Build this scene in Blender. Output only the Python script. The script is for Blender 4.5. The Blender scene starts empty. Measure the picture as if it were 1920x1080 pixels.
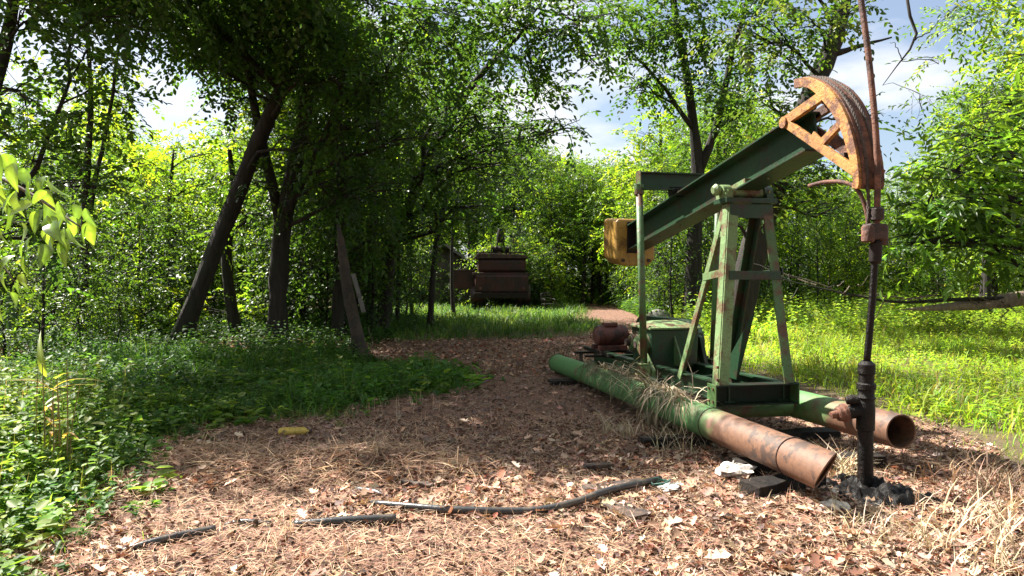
import bpy, math, random
import numpy as np
from mathutils import Vector, Matrix

sc = bpy.context.scene
COL = sc.collection
# ------------------------------------------------------------------ camera
EYE = 1.6
cam = bpy.data.cameras.new('camera'); camo = bpy.data.objects.new('camera', cam); COL.objects.link(camo)
camo.location = (0, 0, EYE); camo.rotation_euler = (math.radians(90), 0, 0)
cam.sensor_width = 36; cam.lens = 36 * 1300 / 1920; cam.shift_y = -20 / 1920
cam.clip_start = 0.05; cam.clip_end = 2000
sc.camera = camo
# ------------------------------------------------------------------ sky, sun, exposure
SUN_H = Vector((-0.84, 0.54)).normalized(); SUN_EL = math.radians(50)
SUN_V = Vector((SUN_H.x * math.cos(SUN_EL), SUN_H.y * math.cos(SUN_EL), math.sin(SUN_EL)))
world = bpy.data.worlds.new('World'); sc.world = world; world.use_nodes = True
nt = world.node_tree; nt.nodes.clear()
def wn(t, **k):
    n = nt.nodes.new(t)
    for a, b in k.items(): setattr(n, a, b)
    return n
out = wn('ShaderNodeOutputWorld'); bg = wn('ShaderNodeBackground'); bg.inputs[1].default_value = 0.05
sky = wn('ShaderNodeTexSky', sky_type='NISHITA', sun_disc=False)
sky.sun_elevation = SUN_EL; sky.sun_rotation = math.atan2(SUN_H.x, SUN_H.y)
sky.air_density = 1.0; sky.dust_density = 1.6; sky.ozone_density = 1.2
tc = wn('ShaderNodeTexCoord'); sep = wn('ShaderNodeSeparateXYZ'); nt.links.new(tc.outputs['Generated'], sep.inputs[0])
zz = wn('ShaderNodeMath', operation='ADD'); nt.links.new(sep.outputs[2], zz.inputs[0]); zz.inputs[1].default_value = 0.22
zm = wn('ShaderNodeMath', operation='MAXIMUM'); nt.links.new(zz.outputs[0], zm.inputs[0]); zm.inputs[1].default_value = 0.05
cmb = wn('ShaderNodeCombineXYZ')
for i in (0, 1):
    d = wn('ShaderNodeMath', operation='DIVIDE'); nt.links.new(sep.outputs[i], d.inputs[0]); nt.links.new(zm.outputs[0], d.inputs[1]); nt.links.new(d.outputs[0], cmb.inputs[i])
cmb.inputs[2].default_value = 3.7
noi = wn('ShaderNodeTexNoise'); noi.inputs['Scale'].default_value = 1.5; noi.inputs['Detail'].default_value = 7; noi.inputs['Roughness'].default_value = 0.55
nt.links.new(cmb.outputs[0], noi.inputs['Vector'])
rmp = wn('ShaderNodeValToRGB'); rmp.color_ramp.elements[0].color = (.12, .12, .12, 1); rmp.color_ramp.elements[0].position = 0.43; rmp.color_ramp.elements[1].position = 0.60
nt.links.new(noi.outputs[0], rmp.inputs[0])
mxc = wn('ShaderNodeMix', data_type='RGBA'); nt.links.new(rmp.outputs[0], mxc.inputs[0]); nt.links.new(sky.outputs[0], mxc.inputs[6])
mxc.inputs[7].default_value = (6.2, 6.3, 6.5, 1)
nt.links.new(mxc.outputs[2], bg.inputs[0]); nt.links.new(bg.outputs[0], out.inputs[0])
sl = bpy.data.lights.new('sun', 'SUN'); sl.energy = 5.0; sl.angle = math.radians(0.53); sl.color = (1.0, 0.94, 0.85)
so = bpy.data.objects.new('sun', sl); COL.objects.link(so); so.rotation_euler = SUN_V.to_track_quat('Z', 'Y').to_euler(); so.location = (-20, 15, 40)
sc.view_settings.view_transform = 'Standard'; sc.view_settings.look = 'None'; sc.view_settings.gamma = 1; sc.view_settings.exposure = 1.88
sc.view_settings.use_curve_mapping = False
sc.render.engine = 'CYCLES'
cy = sc.cycles
cy.max_bounces = 6; cy.diffuse_bounces = 2; cy.glossy_bounces = 2; cy.transmission_bounces = 4; cy.transparent_max_bounces = 4
cy.use_denoising = True; cy.caustics_reflective = False; cy.caustics_refractive = False

# ------------------------------------------------------------------ helpers
def at(px, py, d):
    """a measured spot of the place: bearing and height read from the photograph at distance d"""
    return np.array([(px - 960) / 1300 * d, d, EYE + (520 - py) / 1300 * d])

_vt = np.random.default_rng(11).random((256, 256))
def vnoise(x, y, s, off=0):
    x = np.asarray(x) * s + off * 17.3 + 1000; y = np.asarray(y) * s + off * 9.1 + 1000
    xi = np.floor(x).astype(int); yi = np.floor(y).astype(int); fx = x - xi; fy = y - yi
    fx = fx * fx * (3 - 2 * fx); fy = fy * fy * (3 - 2 * fy)
    a = _vt[xi % 256, yi % 256]; b = _vt[(xi + 1) % 256, yi % 256]; c = _vt[xi % 256, (yi + 1) % 256]; e = _vt[(xi + 1) % 256, (yi + 1) % 256]
    return (a * (1 - fx) + b * fx) * (1 - fy) + (c * (1 - fx) + e * fx) * fy

def inpoly(x, y, poly):
    x = np.asarray(x, float); y = np.asarray(y, float); r = np.zeros(x.shape, bool); n = len(poly)
    for i in range(n):
        x1, y1 = poly[i]; x2, y2 = poly[(i + 1) % n]
        c = ((y1 > y) != (y2 > y)) & (x < (x2 - x1) * (y - y1) / ((y2 - y1) or 1e-9) + x1)
        r ^= c
    return r

LEFT_WEEDS = [(-2.75, 2.0), (-3.0, 4.0), (-3.45, 5.0), (-3.95, 6.3), (-3.85, 7.05), (-3.25, 8.1), (-1.8, 9.0), (-.55, 10.1), (-.6, 11.7), (-2.2, 12.3), (-3.0, 14.2), (-5, 13.5), (-14, 14), (-14, 2)]
MID_GRASS = [(-3.2, 16.4), (-.9, 18.2), (2.0, 19.2), (3.2, 21.5), (2.6, 26), (3.6, 33), (3.0, 44), (-8, 44), (-8, 22)]
RIGHT_FIELD = [(4.3, 2), (4.5, 6.2), (4.75, 7.6), (4.6, 9.2), (4.3, 10.6), (3.7, 12.2), (3.3, 15), (4.6, 20), (6.0, 27), (6.5, 36), (10, 42), (60, 42), (60, 2)]
def zone(poly, x, y, w=0.35):
    wx = x + (vnoise(x, y, 1.3, 1) - .5) * 2 * w; wy = y + (vnoise(x, y, 1.3, 2) - .5) * 2 * w
    return inpoly(wx, wy, poly)
def grassy(x, y):
    return zone(LEFT_WEEDS, x, y) | zone(MID_GRASS, x, y, .6) | zone(RIGHT_FIELD, x, y, .5)
def hgt(x, y):
    x = np.asarray(x, float); y = np.asarray(y, float)
    h = (vnoise(x, y, .35, 3) - .5) * .10 + (vnoise(x, y, 1.1, 4) - .5) * .05 + (vnoise(x, y, 3.3, 5) - .5) * .03
    h += np.exp(-((x + 1.35) ** 2 / .5 + (y - 5.9) ** 2 / .06)) * .09 + np.exp(-((x + .75) ** 2 / .25 + (y - 6.6) ** 2 / .1)) * .05
    left = np.clip((-x - 2.6) / 2.5, 0, 1) * np.clip((y - 4.5) / 4, 0, 1)
    h += left * .12
    h -= np.exp(-((x - 2.72) ** 2 + (y - 5.3) ** 2) / .05) * .10
    far = np.clip((np.hypot(x, y) - 40) / 60, 0, 1)
    return h * (1 - .5 * far) - .02
def hg(x, y): return float(hgt(np.array([x]), np.array([y]))[0])

def mk(name, V, F, mat=None, parent=None, tint=None, smooth=False, attr='tint'):
    V = np.asarray(V, np.float32).reshape(-1, 3)
    me = bpy.data.meshes.new(name)
    if isinstance(F, np.ndarray):
        n, k = F.shape
        me.vertices.add(len(V)); me.vertices.foreach_set('co', V.ravel())
        me.loops.add(n * k); me.loops.foreach_set('vertex_index', F.astype(np.int32).ravel())
        me.polygons.add(n); me.polygons.foreach_set('loop_start', np.arange(0, n * k, k, dtype=np.int32))
        me.update(calc_edges=True)
    else:
        me.from_pydata(V.tolist(), [], F)
    if smooth: me.polygons.foreach_set('use_smooth', np.ones(len(me.polygons), bool))
    if tint is not None:
        a = me.attributes.new(attr, 'FLOAT_COLOR', 'POINT')
        t = np.ones((len(V), 4), np.float32); t[:, :3] = tint; a.data.foreach_set('color', t.ravel())
    if mat: me.materials.append(mat)
    o = bpy.data.objects.new(name, me); COL.objects.link(o)
    if parent: o.parent = parent
    return o

def tag(o, label, cat=None, group=None, kind=None):
    o['label'] = label
    if cat: o['category'] = cat
    if group: o['group'] = group
    if kind: o['kind'] = kind
    return o
def thing(name, label, cat, loc=(0, 0, 0), rotz=0, group=None):
    o = bpy.data.objects.new(name, None); COL.objects.link(o); o.empty_display_size = .2
    o.location = loc; o.rotation_euler = (0, 0, rotz)
    return tag(o, label, cat, group)
def clone(root, loc, rotz, scale=1, label=None, group=None):
    r = root.copy(); COL.objects.link(r); r.location = loc; r.rotation_euler = (0, 0, rotz)
    r.scale = (scale,) * 3 if not hasattr(scale, '__len__') else scale
    if label: r['label'] = label
    if group: r['group'] = group
    for ch in list(root.children):
        c = ch.copy(); COL.objects.link(c); c.parent = r
    return r

def spline(P, n):
    P = np.asarray(P, float); m = len(P)
    if m == 2: return P[0] + (P[1] - P[0]) * np.linspace(0, 1, n)[:, None]
    Q = np.vstack([2 * P[0] - P[1], P, 2 * P[-1] - P[-2]]); T = np.linspace(0, m - 1 - 1e-6, n); o = []
    for t in T:
        i = int(t); f = t - i; p0, p1, p2, p3 = Q[i:i + 4]
        o.append(.5 * ((2 * p1) + (p2 - p0) * f + (2 * p0 - 5 * p1 + 4 * p2 - p3) * f * f + (3 * p1 - p0 - 3 * p2 + p3) * f ** 3))
    return np.array(o)

class MB:
    def __init__(s): s.v = []; s.f = []
    def add(s, V, F):
        b = len(s.v); s.v += [tuple(map(float, p)) for p in V]; s.f += [tuple(b + i for i in q) for q in F]; return s
    def box(s, c, size, R=None, taper=1.0):
        hx, hy, hz = [a / 2 for a in size]
        P = []
        for z in (-1, 1):
            k = taper if z > 0 else 1
            for x, y in ((-1, -1), (1, -1), (1, 1), (-1, 1)): P.append(Vector((x * hx * k, y * hy * k, z * hz)))
        if R is not None: P = [R @ p for p in P]
        P = [p + Vector(c) for p in P]
        return s.add(P, [(3, 2, 1, 0), (4, 5, 6, 7), (0, 1, 5, 4), (1, 2, 6, 5), (2, 3, 7, 6), (3, 0, 4, 7)])
    def bar(s, a, b, w, h, up=(0, 0, 1)):
        a = Vector(a); b = Vector(b); d = (b - a); L = d.length; d.normalize()
        sd = d.cross(Vector(up)).normalized(); u2 = sd.cross(d)
        R = Matrix((d, sd, u2)).transposed()
        return s.box((a + b) / 2, (L, w, h), R)
    def ibeam(s, a, b, h, w, t=.025, up=(0, 0, 1)):
        a = Vector(a); b = Vector(b); d = (b - a); L = d.length; d.normalize()
        sd = d.cross(Vector(up)).normalized(); u2 = sd.cross(d)
        pr = [(-w/2, -h/2), (w/2, -h/2), (w/2, -h/2+t), (t/2, -h/2+t), (t/2, h/2-t), (w/2, h/2-t), (w/2, h/2), (-w/2, h/2), (-w/2, h/2-t), (-t/2, h/2-t), (-t/2, -h/2+t), (-w/2, -h/2+t)]
        V = [a + sd * x + u2 * z for x, z in pr] + [b + sd * x + u2 * z for x, z in pr]; n = 12
        F = [(i, (i + 1) % n, n + (i + 1) % n, n + i) for i in range(n)]
        for o in (0, n):
            for q in ((0, 1, 2, 11), (11, 2, 3, 10), (10, 3, 4, 9), (9, 4, 5, 8), (8, 5, 6, 7)):
                q = tuple(o + i for i in q); F.append(q if o else q[::-1])
        return s.add(V, F)
    def tube(s, pts, rad, n=12, cap=True, ell=1.0, rough=0, rng=None):
        pts = np.asarray(pts, float); m = len(pts)
        if not hasattr(rad, '__len__'): rad = [rad] * m
        tan = np.gradient(pts, axis=0); tan /= np.linalg.norm(tan, axis=1)[:, None] + 1e-12
        ref = np.array([0, 0, 1.]) if abs(tan[0][2]) < .9 else np.array([1., 0, 0])
        if rough: colr = rng.normal(0, 1, n); flare = np.clip(.28 - np.arange(m) * .07, 0, 1)
        V = []; sd = np.cross(tan[0], ref); sd /= np.linalg.norm(sd); A = np.linspace(0, 2 * math.pi, n, endpoint=False)
        for i in range(m):
            sd = sd - tan[i] * (sd @ tan[i]); sd /= np.linalg.norm(sd) + 1e-12; u2 = np.cross(sd, tan[i])
            rv = rad[i] if not rough else rad[i] * (1 + rough * (.7 * colr + .5 * rng.normal(0, 1, n)) + flare[i] * np.sin(A * 5 + 1.3))[:, None]
            V += list(pts[i] + rv * (np.cos(A)[:, None] * sd + ell * np.sin(A)[:, None] * u2))
        F = [(i * n + j, i * n + (j + 1) % n, (i + 1) * n + (j + 1) % n, (i + 1) * n + j) for i in range(m - 1) for j in range(n)]
        if cap: F += [tuple(range(n))[::-1], tuple((m - 1) * n + j for j in range(n))]
        return s.add(V, F)
    def cyl(s, a, b, r, n=20, r2=None): return s.tube([a, b], [r, r if r2 is None else r2], n)
    def prism(s, poly, y0, y1):
        """outline in the x-z plane, thickness along y"""
        n = len(poly); V = [(x, y0, z) for x, z in poly] + [(x, y1, z) for x, z in poly]
        F = [tuple(range(n)), tuple(range(2 * n - 1, n - 1, -1))] + [(i, n + i, n + (i + 1) % n, (i + 1) % n) for i in range(n)]
        return s.add(V, F)
    def band(s, outer, inner, y0, y1):
        for i in range(len(outer) - 1): s.prism([outer[i], outer[i + 1], inner[i + 1], inner[i]], y0, y1)
        return s
    def build(s, name, mat, parent=None, smooth=False, bevel=0, auto=False):
        o = mk(name, s.v, s.f, mat, parent)
        if bevel:
            m = o.modifiers.new('bevel', 'BEVEL'); m.width = bevel; m.segments = 2; m.limit_method = 'ANGLE'; m.angle_limit = math.radians(40)
        if smooth or auto:
            o.data.polygons.foreach_set('use_smooth', np.ones(len(o.data.polygons), bool))
            if auto: o.data.set_sharp_from_angle(angle=math.radians(38))
        return o

# ------------------------------------------------------------------ materials
MATS = {}
def mat_new(name):
    m = bpy.data.materials.new(name); m.use_nodes = True; t = m.node_tree; b = t.nodes['Principled BSDF']; MATS[name] = m
    return m, t, b
def N(t, ty, **k):
    n = t.nodes.new(ty)
    for a, b in k.items():
        if a.startswith('i_'): n.inputs[a[2:].replace('_', ' ')].default_value = b
        else: setattr(n, a, b)
    return n
def ramp(t, src, stops):
    r = N(t, 'ShaderNodeValToRGB'); e = r.color_ramp.elements
    while len(e) < len(stops): e.new(.5)
    for x, (p, c) in zip(e, stops): x.position = p; x.color = (*c, 1) if hasattr(c, '__len__') else (c, c, c, 1)
    t.links.new(src, r.inputs[0]); return r.outputs[0]
def noise(t, scale, detail=5, rough=.6, vec=None, coord='Object', stretch=None):
    n = N(t, 'ShaderNodeTexNoise'); n.inputs['Scale'].default_value = scale; n.inputs['Detail'].default_value = detail; n.inputs['Roughness'].default_value = rough
    if vec is None: vec = N(t, 'ShaderNodeTexCoord').outputs[coord]
    if stretch:
        mp = N(t, 'ShaderNodeMapping'); mp.inputs['Scale'].default_value = stretch; t.links.new(vec, mp.inputs[0]); vec = mp.outputs[0]
    t.links.new(vec, n.inputs['Vector']); return n.outputs[0]
def mix(t, f, a, b, blend='MIX'):
    m = N(t, 'ShaderNodeMix', data_type='RGBA', blend_type=blend)
    for i, v in ((0, f), (6, a), (7, b)):
        if hasattr(v, 'is_output'): t.links.new(v, m.inputs[i])
        else: m.inputs[i].default_value = v if i == 0 else (*v, 1)
    return m.outputs[2]
def bump(t, b, src, strength=.4, dist=.01):
    n = N(t, 'ShaderNodeBump'); n.inputs['Strength'].default_value = strength; n.inputs['Distance'].default_value = dist
    t.links.new(src, n.inputs['Height']); t.links.new(n.outputs[0], b.inputs['Normal'])

def worn(name, c1, c2, rust, amt=.5, rough=.6, sc_=5, flake=.4, metal=0, dirt=None):
    m, t, b = mat_new(name)
    n1 = noise(t, sc_, 7, .65); n2 = noise(t, sc_ * 5, 6, .7); n3 = noise(t, sc_ * .35, 3, .5)
    base = mix(t, ramp(t, n3, [(.35, 0), (.65, 1)]), c1, c2)
    base = mix(t, ramp(t, n2, [(.3, 0), (.75, .45)]), base, tuple(x * .55 for x in c1))
    f = ramp(t, n1, [(amt - .05, 1), (amt + .05, 0)])
    rc = mix(t, ramp(t, n2, [(.3, 0), (.7, 1)]), rust, tuple(x * .45 for x in rust))
    col = mix(t, f, base, rc)
    n4 = noise(t, sc_ * 14, 4, .75); n5 = noise(t, sc_ * 1.6, 6, .7, stretch=(1, 1, .25))
    col = mix(t, ramp(t, n4, [(.36, .75), (.46, 0)]), col, tuple(x * .35 for x in rust))
    col = mix(t, ramp(t, n5, [(.52, 0), (.70, .65)]), col, tuple(x * .5 + y * .1 for x, y in zip(rust, c1)))
    if dirt: col = mix(t, ramp(t, noise(t, 2.2, 6, .7), [(.5, 0), (.68, .8)]), col, dirt)
    t.links.new(col, b.inputs['Base Color'])
    b.inputs['Roughness'].default_value = rough; b.inputs['Specular IOR Level'].default_value = .2 if max(c1) < .03 else .45
    ad = N(t, 'ShaderNodeMath', operation='MULTIPLY_ADD'); t.links.new(n1, ad.inputs[0]); ad.inputs[1].default_value = 1.0; t.links.new(n2, ad.inputs[2])
    bump(t, b, ad.outputs[0], min(1, flake * 1.5), .012)
    return m
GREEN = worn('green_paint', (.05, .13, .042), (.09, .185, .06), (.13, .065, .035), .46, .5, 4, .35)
GREEN_D = worn('shaded_green_paint', (.009, .040, .016), (.015, .056, .021), (.05, .027, .017), .42, .45, 4, .3)  # the pump's green with shade put into its colour: beam, far parts
GREEN_P = worn('faded_sunlit_green_paint', (.19, .29, .12), (.13, .235, .085), (.17, .085, .045), .46, .55, 5, .4)  # faded green, made paler still for sun on the near parts
YELLOW = worn('yellow_paint', (.43, .245, .045), (.36, .205, .04), (.20, .10, .03), .42, .5, 3, .25)
ORANGE = worn('flaking_yellow_paint', (.52, .25, .05), (.40, .17, .045), (.20, .075, .03), .47, .65, 7, 1.0)
RUST = worn('rusty_steel', (.22, .09, .05), (.15, .065, .042), (.09, .04, .028), .48, .75, 7, .8)
OILY_SHADED = worn('oily_shaded_green_paint', (.010, .020, .011), (.014, .026, .013), (.022, .014, .010), .45, .5, 4, .4)  # oil-stained green, darkened further for the shade in the base channel
RUST_D = worn('dark_rusty_steel', (.085, .04, .03), (.06, .03, .024), (.04, .022, .018), .5, .7, 6, .7)
MAROON = worn('maroon_motor_paint', (.16, .05, .038), (.12, .042, .034), (.06, .025, .02), .45, .55, 5, .3)
TRUCKP = worn('truck_paint', (.050, .008, .008), (.040, .008, .008), (.024, .007, .006), .5, .6, 2, .4)
BLACKM = worn('grimy_black_steel', (.007, .006, .0055), (.010, .008, .007), (.022, .013, .010), .42, .42, 8, .6)
DARKM = worn('dark_iron', (.013, .010, .009), (.018, .013, .011), (.03, .018, .013), .45, .6, 5, .4)
RUBBER = worn('rubber', (.018, .017, .016), (.025, .023, .021), (.035, .03, .026), .4, .8, 8, .3)
ROPE = worn('wire_rope_steel', (.10, .065, .045), (.07, .05, .04), (.05, .03, .02), .45, .6, 30, .8)
POLY = worn('black_plastic_pipe', (.035, .036, .040), (.05, .051, .055), (.14, .115, .09), .43, .3, 7, .15)
TIMBER = worn('creosoted_timber', (.026, .02, .017), (.036, .028, .023), (.014, .012, .011), .5, .8, 6, .9)
BOARD = worn('weathered_board', (.13, .085, .06), (.10, .07, .055), (.05, .035, .03), .48, .85, 6, .8)
PALEWOOD = worn('pale_weathered_plank', (.17, .16, .145), (.13, .12, .11), (.08, .07, .06), .42, .85, 5, .5)
RAGM = worn('white_rag', (.72, .69, .64), (.62, .57, .52), (.42, .34, .28), .40, .9, 9, .3)
YPLA = worn('faded_yellow_plastic', (.62, .43, .06), (.52, .36, .07), (.22, .14, .05), .43, .5, 14, .3)
SHEDW = worn('shed_boards', (.10, .085, .065), (.08, .07, .055), (.05, .043, .035), .45, .9, 3, .5)
SHEDR = worn('shed_roof_sheet', (.17, .145, .11), (.13, .115, .09), (.08, .06, .045), .45, .7, 2, .3)
STONE = worn('pale_stone', (.48, .45, .42), (.38, .36, .33), (.24, .22, .2), .42, .9, 5, .7)
SNAG = worn('stripped_wood', (.075, .05, .035), (.05, .034, .025), (.05, .04, .032), .5, .9, 4, .9)

def pipe_mat():
    m, t, b = mat_new('skid_pipe_paint')
    tcx = N(t, 'ShaderNodeTexCoord'); sp = N(t, 'ShaderNodeSeparateXYZ'); t.links.new(tcx.outputs['Object'], sp.inputs[0])
    n1 = noise(t, 3, 7, .65); n2 = noise(t, 22, 6, .7); n3 = noise(t, 4.5, 6, .65)
    wob = N(t, 'ShaderNodeMath', operation='MULTIPLY_ADD'); t.links.new(n1, wob.inputs[0]); wob.inputs[1].default_value = 1.5; t.links.new(sp.outputs[0], wob.inputs[2])
    mr = N(t, 'ShaderNodeMapRange'); t.links.new(wob.outputs[0], mr.inputs[0]); mr.inputs[1].default_value = -.95; mr.inputs[2].default_value = -.55
    g = mix(t, ramp(t, n2, [(.35, 0), (.75, 1)]), (.10, .24, .075), (.05, .14, .045))
    rs = mix(t, ramp(t, n2, [(.3, 0), (.7, 1)]), (.185, .09, .05), (.095, .048, .03))
    col = mix(t, mr.outputs[0], g, rs)
    col = mix(t, ramp(t, n1, [(.36, 1), (.42, 0)]), col, (.15, .08, .05))
    oil = mix(t, ramp(t, n3, [(.50, 0), (.545, 1)]), (0, 0, 0), (1, 1, 1))
    m2 = N(t, 'ShaderNodeMapRange'); t.links.new(sp.outputs[0], m2.inputs[0]); m2.inputs[1].default_value = -1.3; m2.inputs[2].default_value = -.7; m2.inputs[3].default_value = 0; m2.inputs[4].default_value = .75
    mu = N(t, 'ShaderNodeMath', operation='MULTIPLY'); t.links.new(oil, mu.inputs[0]); t.links.new(m2.outputs[0], mu.inputs[1])
    col = mix(t, mu.outputs[0], col, (.035, .024, .02))
    t.links.new(col, b.inputs['Base Color']); b.inputs['Roughness'].default_value = .62
    bump(t, b, n2, .45, .006); return m
SKID = pipe_mat()

def oil_mat():
    m, t, b = mat_new('tarry_oil'); n = noise(t, 14, 6, .65)
    t.links.new(ramp(t, n, [(.35, (.004, .0035, .0035)), (.75, (.011, .0095, .0085))]), b.inputs['Base Color'])
    b.inputs['Roughness'].default_value = .42; b.inputs['Specular IOR Level'].default_value = .12; bump(t, b, n, .8, .02); return m
OIL = oil_mat()

def bark_mat(name, c1, c2, moss=None):
    m, t, b = mat_new(name)
    n1 = noise(t, 11, 7, .72, stretch=(1, 1, .14)); n2 = noise(t, 1.3, 4, .6)
    col = mix(t, ramp(t, n1, [(.32, 0), (.68, 1)]), c2, c1)
    if moss: col = mix(t, ramp(t, n2, [(.52, 0), (.66, .7)]), col, moss)
    t.links.new(col, b.inputs['Base Color']); b.inputs['Roughness'].default_value = .92
    bump(t, b, n1, 1.0, .05); return m
BARK = bark_mat('dark_bark', (.040, .031, .024), (.007, .006, .0055), (.022, .03, .014))
BARK_L = bark_mat('pale_bark', (.22, .17, .13), (.09, .066, .05))
BARK_F = bark_mat('fallen_bark', (.34, .27, .20), (.13, .095, .07))

def leaf_mat(name, trans=.5, tr=(2.1, 1.9, .7), rough=.45, spec=.35):
    m, t, b = mat_new(name)
    a = N(t, 'ShaderNodeAttribute', attribute_name='tint')
    t.links.new(a.outputs['Color'], b.inputs['Base Color']); b.inputs['Roughness'].default_value = rough; b.inputs['Specular IOR Level'].default_value = spec
    tl = N(t, 'ShaderNodeBsdfTranslucent'); t.links.new(mix(t, 1.0, a.outputs['Color'], tr, 'MULTIPLY'), tl.inputs[0])
    ms = N(t, 'ShaderNodeMixShader'); ms.inputs[0].default_value = trans
    t.links.new(b.outputs[0], ms.inputs[1]); t.links.new(tl.outputs[0], ms.inputs[2]); t.links.new(ms.outputs[0], t.nodes['Material Output'].inputs[0])
    return m
LEAF = leaf_mat('green_leaf', .58, (2.3, 2.1, .7), .4, .4)
NEARLEAF = leaf_mat('glossy_near_leaf', .42, (2.2, 2.0, .7), .26, .7)
GRASS = leaf_mat('grass_blade', .5, (1.7, 1.6, .7), .5, .3)
DRY = leaf_mat('dry_leaf', .15, (1.2, 1.0, .7), .75, .15)

def ground_mat():
    m, t, b = mat_new('forest_soil')
    geo = N(t, 'ShaderNodeNewGeometry').outputs['Position']
    a = N(t, 'ShaderNodeAttribute', attribute_name='mask'); sp = N(t, 'ShaderNodeSeparateColor'); t.links.new(a.outputs['Color'], sp.inputs[0])
    n1 = noise(t, 1.1, 5, .6, vec=geo); n2 = noise(t, 9, 6, .7, vec=geo); n3 = noise(t, 45, 5, .7, vec=geo)
    soil = mix(t, ramp(t, n1, [(.35, 0), (.65, 1)]), (.29, .15, .105), (.22, .12, .085))
    soil = mix(t, ramp(t, n2, [(.35, 0), (.7, 1)]), soil, (.36, .21, .145))
    soil = mix(t, ramp(t, n3, [(.46, .9), (.58, 0)]), soil, (.07, .042, .032))
    gr = mix(t, ramp(t, n2, [(.35, 0), (.65, 1)]), (.10, .085, .045), (.15, .11, .06))
    gr = mix(t, ramp(t, n3, [(.4, .6), (.6, 0)]), gr, (.05, .04, .025))
    col = mix(t, sp.outputs[0], soil, gr)
    col = mix(t, sp.outputs[1], col, (.012, .010, .009))
    t.links.new(col, b.inputs['Base Color']); b.inputs['Roughness'].default_value = .95; b.inputs['Specular IOR Level'].default_value = .2
    ad = N(t, 'ShaderNodeMath', operation='MULTIPLY_ADD'); t.links.new(n2, ad.inputs[0]); ad.inputs[1].default_value = 2.0; t.links.new(n3, ad.inputs[2])
    bump(t, b, ad.outputs[0], .8, .02); return m
SOIL = ground_mat()

# ------------------------------------------------------------------ ground: one sheet out to the horizon
def axis(lo, hi, fine, far, grow=1.22):
    c = list(np.arange(lo, hi + 1e-6, fine)); s = fine
    while c[-1] < far: s *= grow; c.append(c[-1] + s)
    s = fine
    while c[0] > -far: s *= grow; c.insert(0, c[0] - s)
    return np.array(c)
gx = axis(-7, 8, .07, 600); gy = axis(2.6, 20, .07, 600)
X, Y = np.meshgrid(gx, gy); Z = hgt(X, Y)
V = np.stack([X, Y, Z], -1).reshape(-1, 3)
nx, ny = len(gx), len(gy)
I = (np.arange(ny - 1)[:, None] * nx + np.arange(nx - 1)[None]).ravel()
Fq = np.stack([I, I + 1, I + nx + 1, I + nx], -1)
g = grassy(X, Y).astype(float); fw = np.clip((Y - 42) / 6, 0, 1) + np.clip((-X - 4.5) / 2, 0, 1) * (Y > 9); g = np.clip(g + fw, 0, 1)
oilm = np.clip(1.25 - np.hypot((X - 2.80) / .34, (Y - 5.10) / .36) + (vnoise(X, Y, 7, 8) - .5) * .7, 0, 1) ** .6
msk = np.stack([g, oilm, g * 0], -1).reshape(-1, 3)
gnd = mk('ground', V, Fq, SOIL, tint=msk, smooth=True, attr='mask')
tag(gnd, 'reddish brown soil of the clearing and the wood floor', kind='structure')

# ------------------------------------------------------------------ leaf and blade scattering
SHAPES = {
 'diamond': (np.array([(0, 0, 0), (.45, .30, .07), (1, 0, -.08), (.45, -.30, .07)]), np.array([(0, 1, 2), (0, 2, 3)])),
 'oval': (np.array([(0, 0, 0), (.28, .27, .07), (.68, .22, .04), (1, 0, -.10), (.68, -.22, .04), (.28, -.27, .07)]), np.array([(0, 1, 2), (0, 2, 3), (0, 3, 4), (0, 4, 5)])),
 'lance': (np.array([(0, 0, 0), (.3, .17, .05), (.65, .14, .02), (1, 0, -.14), (.65, -.14, .02), (.3, -.17, .05)]), np.array([(0, 1, 2), (0, 2, 3), (0, 3, 4), (0, 4, 5)])),
 'oak': (np.array([(0, 0, 0), (.18, .10, .03), (.30, .30, .13), (.40, .14, .04), (.58, .40, .16), (.66, .15, .03), (.84, .26, .12), (1, 0, .08),
                   (.84, -.22, .10), (.66, -.15, .03), (.58, -.36, .18), (.40, -.14, .04), (.30, -.28, .10), (.18, -.10, .03)]),
         np.array([(0, 1, 13), (1, 2, 3), (1, 3, 11), (1, 11, 13), (13, 11, 12), (3, 4, 5), (3, 5, 9), (3, 9, 11), (11, 9, 10), (5, 6, 7), (5, 7, 9), (9, 7, 8)])),
 'curl': (np.array([(0, 0, 0), (.3, .28, .20), (.7, .2, .26), (1, .05, .12), (.7, -.22, .18), (.35, -.25, .02)]), np.array([(0, 1, 2), (0, 2, 3), (0, 3, 4), (0, 4, 5)])),
 'straw': (np.array([(0, .008, 0), (.5, .010, .06), (1, 0, 0), (.5, -.010, .06), (0, -.008, 0)]), np.array([(0, 1, 3), (0, 3, 4), (1, 2, 3)])),
 'stalk': (np.array([(0, .004, 0), (.5, .004, .03), (1, 0, 0), (.5, -.004, .03), (0, -.004, 0)]), np.array([(0, 1, 3), (0, 3, 4), (1, 2, 3)])),
 'blade': (np.array([(0, .022, 0), (.45, .03, .02), (.8, .02, -.10), (1, 0, -.26), (.8, -.02, -.10), (.45, -.03, .02), (0, -.022, 0)]), np.array([(0, 1, 5), (0, 5, 6), (1, 2, 4), (1, 4, 5), (2, 3, 4)])),
 'wideblade': (np.array([(0, .03, 0), (.4, .07, .03), (.75, .05, -.12), (1, 0, -.34), (.75, -.05, -.12), (.4, -.07, .03), (0, -.03, 0)]), np.array([(0, 1, 5), (0, 5, 6), (1, 2, 4), (1, 4, 5), (2, 3, 4)])),
}
def nrm(a): return a / (np.linalg.norm(a, axis=-1, keepdims=True) + 1e-9)
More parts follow.
